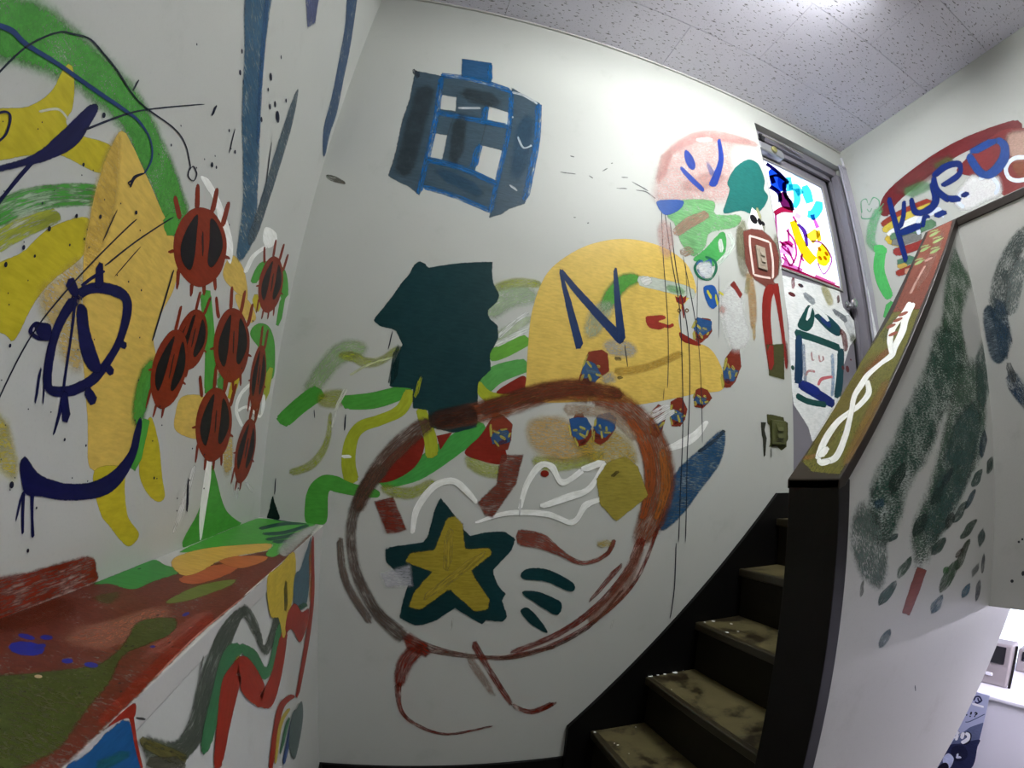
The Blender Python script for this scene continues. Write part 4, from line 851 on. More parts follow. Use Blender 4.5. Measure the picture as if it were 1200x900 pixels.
  ('s','0c1230','solid',[1455,13059,1483,13065,1519,12784,1547,12790])]),
 ('main', 'paint_drip', None, [
  ('s','0c1230','solid',[424,10700,453,10702,442,10201,471,10203])]),
 ('main', 'painted_face', 'pale pink head with dark blue brush features', [
  ('f','e8b4b0','haze',[14209,25017,14689,26320,15414,27702,17181,29155,18827,29759,21134,30349,19506,29181,19206,27505,18516,25384,16592,24577,14260,23777]),
  ('s','dc9c98','haze',[15291,27010,15127,27332,17027,28559,16929,29213,18710,29333,18947,30194,21595,30202,21761,30598]),
  ('s','d89088','haze',[14786,27275,15464,27334,14186,24920,14592,24938]),
  ('s','d8a098','haze',[15836,24695,15642,25389,18637,26527,18432,27398]),
  ('s','f2d8d0','dryw',[16936,28476,16950,28780,18147,29085,18173,29467]),
  ('s','1c3c98','rough',[16048,27561,16315,27778,16107,26856,16637,27284,16357,26371,16778,26710]),
  ('s','1c3c98','rough',[15644,26282,15814,26492,16205,25709,16458,26023,16946,25261,17158,25525]),
  ('s','1c3c98','rough',[18471,29395,18729,29543,18364,28041,18734,28184,17926,26961,18357,26990,17344,25857,17841,25835]),
  ('s','5a6cb0','wash',[17397,27321,17565,27464,17616,26469,18008,26789]),]),
 ('main', 'painted_collar', 'green brushed collar with a blue corner under the pink head', [
  ('f','7cc07c','dry',[15624,24356,17579,24958,17588,24209,19257,24652,18853,23869,17132,23012,16735,22121,15995,21483,15373,21972,15072,22914,14728,23269]),
  ('s','b08c78','dryw',[15164,22184,14893,22452,16009,22917,15692,23372,17250,23931,17063,24309]),
  ('s','a89078','dryw',[15351,21224,15219,21548,16113,21619,15936,22062]),
  ('s','d8a8a0','haze',[14112,22758,14754,23059,14145,21806,14965,22133,14318,20951,14858,21131]),
  ('f','1c50a0','rough',[14171,23796,14938,24182,15719,24339,15425,23764,14588,23227]),
  ('f','4cac58','rough',[15981,21307,16726,22029,17841,23270,18126,22974,17835,21878,17152,21257,16458,21256]),
  ('s','d8ecd8','dryw',[18117,23193,18438,23417,18384,22789,18696,22832,17731,21926,17938,21829,17172,21339,17340,21227]),
  ('s','eef2ea','dryw',[17548,22785,17821,22907,17596,22060,17921,22199]),
  ('s','1c7050','rough',[16650,21550,16724,21689,17167,21481,17294,21601,17216,21114,17365,21121,16860,20599,16915,20497,16347,20556,16253,20432,16117,20913,15972,20878,16435,21389,16313,21425]),
  ('s','1c5a98','rough',[16191,21049,16119,21138,16427,21276,16504,21412,16461,20983,16609,21050]),
  ('s','1c5a98','rough',[16687,21255,16630,21357,16921,21455,17031,21583,16913,21103,17066,21156]),
  ('s','1c5a98','rough',[16132,20784,16235,20906,16497,20603,16516,20735,17057,20958,16999,21060]),
  ('s','1c5a98','rough',[16261,20741,16385,20847,16529,20468,16654,20573]),
  ('s','1c5a98','rough',[16726,21231,16878,21281,16730,20717,16882,20764]),
  ('f','eaf0f0','wash',[16253,21118,16963,21384,17000,20702,16401,20559]),
  ('f','1c58a8','rough',[16454,19988,16863,20247,17155,20187,17306,19596,16973,19119,16645,19295]),
  ('s','d8cc40','rough',[16578,19902,16710,19995,16843,19548,16976,19640]),
  ('s','d8cc40','rough',[17064,19822,17189,19872,17173,19310,17298,19359]),
  ('s','d8cc40','rough',[17302,19967,17381,20072,17596,19864,17677,19969]),]),
 ('main', 'painted_tree', 'teal tree crown painted beside the door', [
  ('f','1c6e68','rough',[19111,27296,19660,28036,20626,28858,21278,28887,21523,28499,21628,27761,21422,27098,21660,26673,21005,25664,20215,25074,19370,24999,18158,24444,18440,25253,18801,26124,18683,26461]),
  ('s','a8a888','wash',[20202,25277,20591,25524,20507,23843,21155,24223]),
  ('s','9a9a70','wash',[19156,24372,19642,24514,18774,22913,19486,23144,18875,21984,19463,22210]),
  ('p','ecece8','rough',[19733,24347,20231,25503,20683,25285,20884,23998,20282,24065,19735,23995]),
  ('s','c8c48c','dryw',[20461,25553,20657,25681,20668,24819,20930,24983]),
  ('d','0c0a12','rough',[20221,24762,272,278,20646,24746,153,224,20890,24721,140,141]),]),
 ('main', 'painted_frame', 'red-brown paint and white lines framing the wall switch', [
  ('s','8a8468','wash',[18859,23909,19340,24083,18677,22168,19260,22381,18874,21076,19334,21260]),
  ('s','8c886c','wash',[21426,24198,21984,24409,21282,21930,21818,22102]),
  ('p','84463c','spray',[19321,23767,19930,24106,20749,24288,21273,24067,21658,23724,21775,22954,21531,21915,21084,21472,21291,21195,20522,20966,19842,21167,19463,21347,19206,21967]),
  ('s','e8d0c8','rough',[19703,23686,19851,23731,19615,23117,19763,23168,19612,22302,19757,22356,19647,21430,19791,21482]),
  ('s','e8d0c8','rough',[19707,23556,19761,23687,20184,23601,20249,23735,21168,23621,21242,23758]),
  ('s','e8d0c8','rough',[21124,23656,21286,23724,21140,23211,21301,23275,21140,22482,21299,22532,20993,21566,21148,21605]),
  ('s','e8d0c8','rough',[19682,21394,19731,21512,20274,21426,20319,21546,20894,21509,20934,21630]),
  ('f','c8902c','wash',[19178,21321,19622,21250,19720,20202,19584,18968,19219,18648,19189,19999]),
  ('s','d8b878','wash',[19290,18824,19518,18875,19300,17999,19469,18034]),
  ('s','b0a878','wash',[19132,21180,19421,21240,18941,20254,19280,20317]),
  ('s','94241c','rough',[20575,21240,21285,21255,20174,20336,20835,20413,20005,19169,20607,19301,20083,17906,20619,18032,20224,16781,20637,16867]),
  ('s','94241c','rough',[20933,21264,21453,21452,21174,19699,21496,19795,21430,16909,21619,16949]),
  ('s','8a3a34','wash',[21510,18370,21703,18410,21500,17005,21690,17039]),
  ('p','4a4c26','rough',[20175,17982,21400,18226,21300,16442,20234,16514]),
  ('s','94241c','rough',[20175,17971,20653,18071,20250,16751,20605,16814]),]),
 ('main', 'painted_patch', 'dark olive paint smeared over the lower wall switch', [
  ('p','4a4c26','rough',[19990,14693,20422,14700,21156,14634,21178,14469,21430,14394,21434,13622,21281,13473,21334,13282,20971,13085,20657,13252,20097,13221,20207,13342,20185,14195,20025,14253]),
  ('p','34362a','rough',[19600,14298,19936,14315,19827,13965,19972,13597,19876,12810,19778,12756,19725,13550,19652,13715]),
  ('s','6a6c60','wash',[20191,13162,20305,13169,20220,12718,20333,12725]),]),
 ('main', 'painted_ring', 'large rough red-brown ring brushed around the star', [
  ('s','8c4a28','feather',[5510,12812,5359,13241,6863,13171,6636,13829,8243,13656,7988,14321,9342,14147,9122,14843,10337,14334,10287,15150,11182,14287,11267,15189]),
  ('s','8c4a28','feather',[10933,14234,11063,14999,11724,14143,12038,14959,12432,13828,13040,14531,12996,13228,13966,13812,13385,12367,14673,12696,13533,11413,14874,11347,13363,10391,14478,10057,13041,9230,13746,8940]),
  ('s','a8582c','feather',[12480,13803,12781,14010,13172,12891,13664,13086,13477,11696,14016,11698,13316,10091,13616,10039]),
  ('s','b06a30','feather',[14044,12847,14360,12894,14230,11399,14711,11376,13965,10091,14193,10033]),
  ('s','8a2a14','dryw',[13301,9492,13730,9331,12830,8211,13155,8018,11760,6956,11964,6748,10375,5979,10501,5768,8645,5285,8728,5099]),
  ('s','8a2a14','dryw',[14173,9921,14322,9869,13327,7804,13460,7724,11862,6407,11956,6293,9965,5429,10024,5302,8283,5071,8319,4941]),
  ('s','8a2a14','dryw',[12604,8529,12812,8377,11448,7047,11561,6958]),
  ('s','5a4038','dryw',[12825,7495,12913,7424,11558,6078,11630,5994,9979,5277,10033,5185]),
  ('s','7a4a3a','dryw',[4840,5778,4938,6001,5726,5274,5807,5576,7089,5027,7099,5220,8774,4941,8746,5107,10339,5314,10295,5447]),
  ('s','6a5a50','feather',[5206,5922,4871,5499,4165,6788,3855,6522,3429,8122,3112,7999,3239,9462,2905,9464,3558,10441,3150,10614,4182,11380,3755,11642]),
  ('s','7a6a60','feather',[3993,6272,3780,6115,3101,7656,2869,7543,2820,9031,2602,8977]),
  ('s','6a4a3a','feather',[3391,9835,3025,9960,3839,10943,3394,11170,4648,12005,4174,12399,5555,12972,5195,13336]),
  ('s','3a2018','feather',[5402,12865,5260,13358,6163,13028,5998,13639,7013,13286,6869,13851]),
  ('s','8a2a14','feather',[4871,5455,5092,5960,5835,5007,6007,5406]),
  ('s','8a2a14','feather',[5333,5626,5740,5271,4812,4885,5280,4636,4701,3912,5040,3825]),
  ('s','8a2a14','dryw',[4709,4010,4966,4058,4915,2914,5045,2993,5560,2265,5610,2394,6650,1902,6645,2012,8272,2217,8256,2290]),
  ('s','8a2a14','dryw',[7220,5565,7440,5711,8014,4285,8188,4404,8825,3031,8975,3139]),
  ('s','8a2a14','dryw',[8879,3002,8921,3168,9644,2625,9618,2848,10514,2898,10407,3148]),
  ('s','8a2a14','dryw',[10127,2700,10045,2833,10630,3017,10547,3150]),
  ('s','b09080','wash',[6973,5128,7204,5313,8150,3437,8343,3589]),
  ('s','70341c','feather',[7022,13391,6859,13765,8801,14078,8621,14653,10661,14547,10630,15116,12388,14570,12446,15033]),
  ('s','b89878','wash',[10005,13763,10034,14197,11721,13777,11868,14145,12914,12996,13151,13256]),
  ('s','a06048','wash',[13400,9143,13682,9022,12544,7626,13052,7297,11443,6328,11714,6080]),]),
 ('main', 'painted_star', 'yellow star with a dark teal outline inside the ring', [
  ('p','023438','rough',[5898,10616,6422,10061,6759,9594,6993,9386,7500,9533,8184,9598,8559,9335,8482,8980,7842,8206,8066,7700,8380,7379,8228,7183,8487,6590,8347,6391,7711,6434,7659,6262,7207,6523,6632,6863,5991,6365,5373,6172,5176,6267,4809,6441,4927,7208,5058,7653,4273,8336,4220,8816,5470,9090,5596,9341,5750,10196]),
  ('p','b09c30','dryh',[6187,9961,6460,10027,6721,9775,6866,8924,7686,9006,7800,8810,7100,8186,7812,7181,7786,6816,7316,6759,6410,7532,5512,6758,5101,6840,5219,7326,5796,8105,4897,8382,5044,8697,5845,8846,5989,9366]),
  ('s','c8b040','dryw',[6129,9624,6414,9629,6168,8154,6453,8155]),
  ('s','c8b040','dryw',[5674,7016,5504,7219,7635,8788,7456,8990]),]),
 ('main', 'painted_dash', None, [
  ('f','023438','rough',[8885,8197,9240,8328,9908,8250,10793,7786,10860,7475,10509,7525,9807,7830,8943,7939])]),
 ('main', 'painted_dash', None, [
  ('f','023438','rough',[8954,7444,9367,7506,9983,7297,10441,7015,10285,6585,9469,7041])]),
 ('main', 'painted_dash', None, [
  ('f','023438','rough',[8936,6810,9218,6872,9722,6360,9988,5909,9399,6234,9044,6581])]),
 ('main', 'white_bird', 'white outlined bird with a red eye above the star', [
  ('s','eeeee8','rough',[5143,9321,5003,9336,5262,10114,5051,10188,5713,10851,5554,11012,6221,11080,6208,11308,6589,10893,6724,11078,7108,10457,7208,10560]),
  ('s','eeeee8','rough',[8726,10350,8577,10382,8934,11211,8733,11286,9349,11835,9195,12022,9645,11805,9784,12007,10151,11261,10160,11503,10957,11783,10821,11958]),
  ('s','eeeee8','rough',[10877,11730,10763,11952,11821,12133,11704,12359]),
  ('s','eeeee8','rough',[11688,12241,11842,12171,11127,11309,11300,11159,10335,11005,10455,10754,9334,10580,9407,10413]),
  ('s','eeeee8','rough',[7125,9781,7094,9862,8220,10134,8184,10307,9619,10148,9634,10357,10656,9879,10591,10087,11173,10509,10995,10699,11779,10786,11708,10930]),
  ('s','e8e8e4','dryw',[8607,10739,8668,10740,8626,10116,8687,10116]),
  ('d','8a1e0c','solid',[9462,11662,158,119]),
  ('s','d8d8d0','dryw',[6563,6516,6621,6509,6527,6057,6585,6049]),
  ('s','d8d8d0','dryw',[12533,6282,12605,6258,12463,5928,12535,5903]),]),
 ('main', 'brushmark', None, [
  ('p','84301c','dry',[3761,10291,4358,10512,4874,9470,4621,9354,4248,9288])]),
 ('main', 'brushmark', None, [
  ('p','804030','dry',[7868,12201,8646,12261,8448,11227,7712,10049,7458,10122,7156,10533,7754,11183])]),
 ('main', 'brushmark', None, [
  ('s','904838','dry',[8544,9130,8612,9717,9422,9023,9575,9539,10215,8766,10317,8985,11130,8422,11124,8580,12100,8729,11984,8859,12436,9324,12241,9416])]),
 ('main', 'brushmark', None, [
  ('s','c8b048','wash',[11692,9012,11607,9257,12271,9139,12183,9387])]),
 ('main', 'brushmark', None, [
  ('p','ac9c40','dryh',[11451,11571,11883,12213,12596,12466,13160,12115,13686,11008,12393,10043,12237,10136,11655,10658])]),
 ('main', 'brushmark', None, [
  ('s','5a4a20','dryw',[12113,11619,12013,11708,12400,11871,12299,11961])]),
 ('main', 'pale_patch', 'pale repaint patch on the wall left of the star', [
  ('p','c8c8d0','wash',[4117,7931,5050,8288,5175,7594,4309,7478]),]),
 ('ledge', 'red_paint', 'mottled red-brown paint covering the ledge top', [
  ('p','702c1a','dryl',[10,11343,10,10386,10,9164,121,8361,663,7885,1327,5603,1930,4095,2129,762,2145,5946,2144,8464,2096,10143,2145,11845,2145,12866,2145,13147,1962,13305,1702,13476,1307,12987,738,12322]),
  ('s','c07860','washl',[1079,11297,708,10848,1417,10892,975,10318,1606,9775,1269,9251]),
  ('s','b86050','washl',[1926,11082,1732,10877,2063,9414,1808,9030]),
  ('s','a83018','washl',[2145,12338,2030,12238,2115,11270,1961,11141,2075,9484,1921,9290]),
  ('s','6a2a14','washl',[285,11607,10,11338,553,10280,10,9670]),
  ('f','b85a30','rough',[915,8090,1047,6918,1426,6487,1517,7151,1295,8159]),
  ('f','c06a30','rough',[930,6437,1108,5949,1699,5517,1782,6085,1530,6806]),]),
 ('ledge', 'green_paint', 'green and olive paint patches on the ledge top', [
  ('f','4a5420','dryl',[910,12325,1189,11804,1510,11396,1488,10837,1297,10108,1610,9769,1796,10202,1711,10647,1622,11071,1796,11625,1902,12229,2001,12654,1918,13044,1824,13328]),
  ('f','6a7830','rough',[1248,9261,1330,8244,1696,7594,1752,8015,1492,9012]),
  ('f','5a5a20','washl',[353,9699,516,9274,668,9780]),
  ('f','38903c','rough',[36,9189,10,8188,10,7266,371,7475,769,7566,658,8411,602,9043,199,9036]),
  ('f','4fa83c','rough',[94,6190,10,3088,10,822,150,199,1124,76,1880,10,1764,1939,1870,3585,1886,5391,1640,5295,1489,4117,822,5113,368,5931]),
  ('f','dcb04c','rough',[273,6999,331,5844,763,4942,1424,4119,1550,4961,1054,6203,1024,7503,837,7855]),
  ('s','0c4a3c','rough',[716,2535,545,2009,1050,1149,879,486,1647,198,1500,10]),
  ('s','0c4a3c','rough',[993,3215,850,2722,1464,2507,1324,1973,1801,689,1650,23]),
  ('s','0c4a3c','rough',[1271,3899,1142,3468,1555,3303,1428,2831,1798,2540,1671,2013]),
  ('s','0c4a3c','rough',[625,330,444,10,1152,234,998,10]),
  ('s','0c4a3c','rough',[1493,4119,1379,3698,1874,3589,1769,3127]),
  ('f','c8c8c4','washl',[1750,4518,1665,1685,2012,118,2099,3671,2090,5258]),]),
 ('ledge', 'paint_drop', None, [
  ('d','1c2490','solid',[737,11494,197,159])]),
 ('ledge', 'paint_drop', None, [
  ('d','1c2490','solid',[720,11148,72,67])]),
 ('ledge', 'paint_drop', None, [
  ('d','1c2490','solid',[549,11271,108,56])]),
 ('ledge', 'paint_drop', None, [
  ('d','1c2490','solid',[1470,11422,74,56])]),
 ('ledge', 'paint_drop', None, [
  ('d','1c2490','solid',[1231,11479,58,56])]),
 ('ledge', 'paint_drop', None, [
  ('d','1c2490','solid',[814,11378,52,82])]),
 ('ledge', 'paint_drop', None, [
  ('d','1c2490','solid',[1782,10709,28,34])]),
 ('ledge', 'paint_drop', None, [
  ('d','1c2490','solid',[1683,9567,34,96])]),
 ('ledge', 'paint_splatter', 'tiny dark paint specks on the ledge top', [
  ('d','0c0a12','solid',[1531,10841,14,22,1591,10803,14,23,1889,10513,14,24,1389,9795,16,31,1971,10604,14,23,1890,11608,12,17,1979,11738,11,16,1284,12181,11,15,124,7989,22,54,1685,11944,11,15]),
  ('d','d8b890','solid',[1207,11896,38,33]),]),
 ('ledge', 'edge_scrape', 'worn pale line along the front edge of the ledge', [  # pale strokes paint a highlight onto the ledge edge
  ('s','e8d8d0','dryw',[2138,596,2145,850,2136,5542,2145,5646,2114,8396,2145,8449]),
  ('s','d89080','dryw',[2127,8436,2145,8491,2073,10103,2100,10134,2116,11378,2137,11395]),]),
 ('face', 'painted_rainbow', 'wavy rainbow of grey, green and red bands on the ledge front', [
  ('s','4c5448','dry',[11817,8809,11704,8952,10951,8170,11095,8520,10116,8149,10665,8564,9612,8572,10222,8927,8885,8953,9462,9261,8459,9033,8327,9178,7837,8486,7348,8384]),
  ('s','4c5448','dry',[7949,8592,7451,8476,7076,7849,7206,8100,5968,7952,6688,8258,5696,8458,6327,8666]),
  ('s','38784a','rough',[10197,7752,10499,7983,9489,8182,9969,8482,8689,8523,9242,8888,8358,8289,7876,8282,7177,7406,7158,7639,5821,7293,6701,7723,5512,7955,6245,8227]),
  ('s','c8a040','wash',[9792,7814,9882,7877,9248,8288,9385,8367,8666,8499,8821,8583]),
  ('s','a02814','rough',[9819,7240,10117,7469,9265,7702,9798,8041,8706,8102,9432,8520,8865,8302,8367,8355,8439,7679,7239,7308,6845,6641,7583,7271,5735,6870,6639,7343,5038,7629,5834,7945]),
  ('f','d8bc3c','rough',[7091,9313,6196,9348,4697,9348,4376,8647,4964,7937,5547,7598,6053,8223,6769,8527]),
  ('s','4a4a28','dryw',[5676,8930,5326,8845,5518,8193,5153,8078]),
  ('f','4a6a78','rough',[4477,8752,3770,8752,2929,9102,2321,9319,2187,8395,2542,7528,3558,7610,4486,8109]),
  ('s','2c6a40','dryw',[3895,7710,4166,7894,2320,7346,2739,7605]),
  ('f','a02814','rough',[5122,8067,4269,8003,3304,7484,2214,7233,2440,6812,3479,6717,4622,7480,5378,7690]),
  ('s','a02814','rough',[2331,9348,1865,9295,1870,7531,1190,7332,2761,6446,2009,6132,4243,5480,3773,5215]),
  ('s','c87820','wash',[2659,9235,2216,9161,2121,7402,1635,7257]),
  ('s','a02814','rough',[7017,5196,7343,5446,6316,5755,6754,6043,5538,5950,6067,6304,4236,5507,4657,5834]),
  ('s','c8b040','rough',[6613,5120,6830,5280,5890,5665,6207,5874,4851,5498,5198,5733]),
  ('s','3c7850','rough',[6090,5017,6326,5190,4943,5333,5325,5572]),
  ('s','2c4a80','rough',[5778,4526,6113,4780,4952,4825,5338,5084,4303,5014,4732,5279]),
  ('f','5a6a68','rough',[4732,5269,4048,5076,3281,4860,3260,4214,4558,3881,5283,4761]),
  ('s','5a5a50','dryw',[10186,9131,10133,9106,10350,8822,10300,8795]),]),
 ('face', 'blue_paint_patch', 'blue painted patch with a red drip at the ledge front', [
  ('f','1c5c98','rough',[12857,9299,12551,9290,12250,9306,11975,9244,11907,9068,11902,8671]),
  ('s','2c7c70','wash',[12484,9055,12527,9178,11977,8905,12020,9008]),
  ('s','a02814','rough',[12001,9348,11865,9330,11926,9203,11856,9174,11903,8962,11845,8935,11858,8675,11813,8651]),
  ('f','a02814','rough',[12436,9348,11847,9342,11843,9212,12034,9290,12243,9333]),
  ('s','6a6430','dry',[11848,8945,11765,8974,11408,8499,11251,8546,10976,8107,10801,8158]),
  ('s','5a5848','dry',[11773,8592,11731,8732,10929,8001,10873,8190]),
  ('s','38383c','dryw',[11833,9178,11825,9199,11659,9078,11651,9100]),]),
 ('right', 'painted_arc', 'dark red arc sweeping over the blue lettering', [
  ('s','7c2c30','rough',[2353,27235,1671,27920,3260,27950,2655,29000,5620,28505,5294,29574,8075,28784,7973,29697,10602,28531,10634,29325,12138,28312,12204,28916]),
  ('s','8c4c4c','wash',[3536,27983,3136,29214,7700,28529,7429,29671]),
  ('f','8a3030','rough',[7813,28163,10583,28848,11891,28473,12405,27632,11193,24645,9732,25302,9604,26407,8415,27183,7828,27673]),
  ('f','d8b0a0','soft',[11112,28354,11968,28242,12469,27777,11972,26624,10906,26998]),
  ('s','589c60','wash',[3940,27789,3830,28634,5798,27662,5717,28468]),
  ('s','6a7c40','wash',[6380,28624,6311,29092,7696,28608,7639,29063]),]),
 ('right', 'painted_rainbow', 'rainbow stripes under the blue lettering on the right wall', [
  ('s','a84030','spray',[1832,26708,1646,27256,3402,26886,3289,27420,5540,26757,5485,27262]),
  ('s','e8d050','spray',[1842,26304,1645,26843,3520,26538,3401,27065,5637,26426,5581,26925]),
  ('s','f0f0ec','spray',[2058,25936,1892,26408,3604,26138,3496,26599,5622,26085,5562,26524]),
  ('s','e0c040','spray',[1594,25876,1863,26279,2882,24962,3139,25350]),
  ('s','6a9470','spray',[2167,25588,2090,26232,3630,25460,3559,26081,5422,25351,5363,25946]),
  ('s','8a8c88','spray',[2167,25225,2107,25804,4307,25015,4266,25562]),
  ('s','a83c38','spray',[2124,24664,2085,25232,3564,24485,3499,25035,4977,24478,4893,25011]),
  ('s','588870','spray',[2281,23863,2184,24422,3609,23831,3527,24373]),
  ('s','e0c060','spray',[2206,23804,2179,24136,2916,23730,2892,24056]),
  ('s','a83c30','spray',[2045,23354,1950,23798,3298,23373,3182,23803,3954,23507,3792,23925]),
  ('s','e0a890','spray',[2587,23190,2606,23722,3742,22967,3767,23482]),]),
 ('right', 'white_patch', 'white daubs and rings around the blue lettering', [
  ('f','f2eef2','soft',[6859,26275,7323,26795,7899,27070,8427,27214,9000,26742,9725,26490,9741,25814,9430,25440,8737,25497,7809,25443,7128,25642]),
  ('s','d8e0f4','rough',[4281,25317,3998,25380,4309,25916,4045,26070,4626,26155,4523,26432,5449,26134,5509,26389,5926,25654,6095,25831]),
  ('s','d8e0f4','rough',[6075,25888,5824,25835,5865,26407,5719,26204,5366,26440,5416,26164]),
  ('s','d8e0f4','rough',[7943,26260,7791,26074,7414,26689,7452,26424,6978,26192,7237,26125,7219,25649,7447,25736]),
  ('s','d8e0f4','rough',[8663,26740,8688,26994,9281,26617,9428,26803,9493,26068,9735,26030,9201,25661,9406,25508]),
  ('s','d8e0f4','rough',[11987,26660,11898,26446,11091,27119,11073,26874,10344,26887,10522,26703,10212,26166,10437,26225,10725,25649,10808,25866,11544,25486,11571,25716]),
  ('f','b86a40','wash',[10817,26777,11854,26339,11596,25700,10861,26003]),]),
 ('right', 'painted_letter', 'brushed blue letter K at the start of the word', [
  ('s','0e2e80','spray',[2547,28669,2918,28581,2548,26264,2968,26191,2705,24068,3053,24029]),
  ('s','0e2e80','spray',[3595,27949,3877,27798,3260,27018,3558,26829,2765,26376,3071,26137]),
  ('s','0e2e80','spray',[2719,25843,2686,26191,3460,25681,3400,26193,4479,25651,4425,26096]),]),
 ('right', 'painted_letter', 'brushed blue letter U beside the K', [
  ('s','0e2e80','spray',[4067,27857,4417,27795,4089,26718,4458,26917,5118,26298,5005,26801,5997,26738,5552,27028,6094,28041,5651,28163]),
  ('s','0e2e80','spray',[5424,25791,5363,26173,6265,25784,6211,26160]),
  ('s','0e2e80','spray',[4623,25590,4364,25742,4860,26082,4651,26342,5134,25972,5144,26296]),]),
 ('right', 'painted_letter', 'brushed blue letter R with a looped bowl', [
  ('s','0e2e80','spray',[6097,28180,5966,28580,7083,28341,7043,28796,7718,28156,8058,28362,7538,27854,7731,27502,6353,27707,6440,27373]),
  ('s','0e2e80','spray',[5883,28437,6271,28353,5844,27390,6261,27451,6437,26368,6829,26579]),
  ('s','0e2e80','spray',[6428,26412,6554,26858,7288,26103,7385,26441]),
  ('s','0e2e80','spray',[7405,26209,7332,26525,7912,26260,7843,26573]),]),
 ('right', 'painted_letter', 'wide blue letter D under the red arc', [
  ('s','2450a0','spray',[8370,28552,8823,28598,8681,27111,9114,27319,9526,26544,9452,27106,10632,27008,10232,27486,11013,27951,10529,28015,10635,28658,10295,28481]),
  ('s','2450a0','spray',[8767,28290,8709,28784,10561,28290,10520,28766]),]),
 ('right', 'painted_caterpillar', 'light green caterpillar with a scribbled cat face', [
  ('s','7cd490','wash',[1767,28539,2220,28096,788,27605,1414,27143,335,26397,1046,26234,849,25403,1307,25502]),
  ('s','58cc6c','rough',[952,25808,1722,25404,484,24581,1293,24321,572,23289,1364,23270,980,22215,1616,22285]),
  ('s','58c068','rough',[1060,22233,1563,21971,556,21263,1124,20987]),
  ('s','58cc6c','rough',[737,25237,786,26048,1713,25105,1752,25668]),
  ('s','80c898','dryw',[550,28487,445,28533,715,29267,623,29345,1059,29278,1120,29347,1189,28772,1195,28871,1651,29086,1637,29190,1953,28736,2050,28742,1872,28226,1942,28280,2336,28322,2289,28419]),
  ('s','80c898','dryw',[401,28546,508,28516,419,28109,477,28179,1285,27768,1256,27870,1874,28136,1806,28225]),
  ('s','80c898','dryw',[927,28597,1000,28621,1119,28276,1125,28355,1369,28454,1307,28525]),]),
 ('cap', 'olive_paint', 'olive and ochre paint along the lower parapet cap', [
  ('p','77742e','dryl',[575,8155,2854,8088,4610,8081,5838,8214,6984,8298,6602,9364,4572,9435,2483,9413,917,9399,127,9442,227,8661]),
  ('s','8c7a34','washl',[733,8606,1020,8104,2780,8764,3331,8078,4415,8849,4915,8345]),
  ('s','a07838','washl',[350,9508,451,9328,1644,9508,1855,9193,3213,9468,3405,9224]),
  ('s','6a7440','washl',[5080,8735,5555,8284,6305,8924,6865,8460]),
  ('s','a05a34','washl',[3663,8540,3842,8369,4792,9038,5082,8803]),
  ('s','a87038','washl',[576,8201,749,8078,708,8546,850,8431]),]),
 ('cap', 'red_paint', 'red-brown paint on the upper parapet cap', [
  ('p','8a4c3c','dryl',[6984,8298,9743,8223,13178,8236,13178,9359,10871,9420,7796,9376,6602,9364]),
  ('s','a06c5c','washl',[7760,9113,8181,8750,12197,9222,12819,8836]),
  ('s','d8b0a4','dryw',[7802,8756,7951,8632,8779,8790,8922,8682,9670,8874,9799,8787]),
  ('s','d8b0a4','dryw',[9988,8762,10243,8655,10145,9065,10315,8998]),]),
 ('cap', 'painted_braid', 'white braided loops running up the parapet cap', [
  ('s','eeeee8','solid',[572,8683,654,8477,1200,8561,1339,8309,1813,8591,1993,8369,2138,8783,2322,8607,2363,8963,2534,8782,2843,9065,2965,8848,3477,8748,3493,8585]),
  ('s','eeeee8','solid',[432,8795,621,8641,560,9167,723,8950,1263,9087,1354,8887,2123,8845,2199,8664,2800,8644,2918,8445,3261,8681,3459,8442,3638,8703,3849,8502,4039,8923,4238,8766,4300,9198,4557,8970,4735,9177,4946,8937,5471,9206,5723,8922,6157,9113,6443,8815,7029,9116,7297,8884]),
  ('s','eeeee8','solid',[4459,9141,4492,8998,5206,8875,5323,8640,5821,8773,6094,8505,6550,8924,6833,8695,7140,8975,7425,8739]),
  ('s','eeeee8','solid',[562,8555,706,8584,408,8809,599,8723,465,9046,653,8906]),
  ('s','eeeee8','solid',[602,8737,764,8468,960,8753,1115,8511]),
  ('d','9a4a34','solid',[6096,8520,116,169,6358,8679,117,171,6634,8783,119,175,5576,8761,109,158]),]),
 ('cap', 'painted_pawprint', None, [
  ('d','8cac6c','solid',[12533,8621,173,222,12965,8433,71,93,12932,8546,70,93,12834,8686,69,91,12559,8822,67,89])]),
 ('cap', 'painted_pawprint', None, [
  ('d','8cac6c','solid',[11646,8931,158,204,12039,8758,65,85,12012,8863,64,85,11926,8995,63,84,11676,9122,61,81])]),
 ('cap', 'painted_pawprint', None, [
  ('d','8cac6c','solid',[11329,8444,160,203,11717,8259,65,85,11692,8366,64,85,11608,8501,63,83,11362,8634,62,81])]),
 ('cap', 'painted_pawprint', None, [
  ('d','8cac6c','solid',[10708,8998,146,188,11065,8833,60,78,11044,8933,59,78,10969,9058,58,77,10742,9179,57,75])]),
 ('cap', 'painted_pawprint', None, [
  ('d','8cac6c','solid',[10245,8444,147,186,10594,8266,60,78,10575,8367,59,77,10504,8496,58,76,10283,8624,57,74])]),
 ('side', 'green_paint_wash', 'dark green brushed wash down the parapet side', [
  ('f','3a6644','dryg',[20782,19228,21306,18922,21844,18248,21140,17680,20064,16513,20046,15279,19328,14590,17429,14350,17551,15003,18426,16169,19159,17434]),
  ('f','2c5a48','dryg',[18032,15845,19622,15750,19363,14394,17837,13507,16656,12322,15411,11488,14890,10624,14260,10197,13759,10426,13568,11072,13799,11700,14588,12463,15403,13308,16778,14547]),
  ('f','4a6a54','dryg',[19313,14904,21343,15192,21304,13786,20602,12408,19026,11406,17655,10537,16756,9734,16033,9606,15689,10467,16622,11463,17540,12796]),
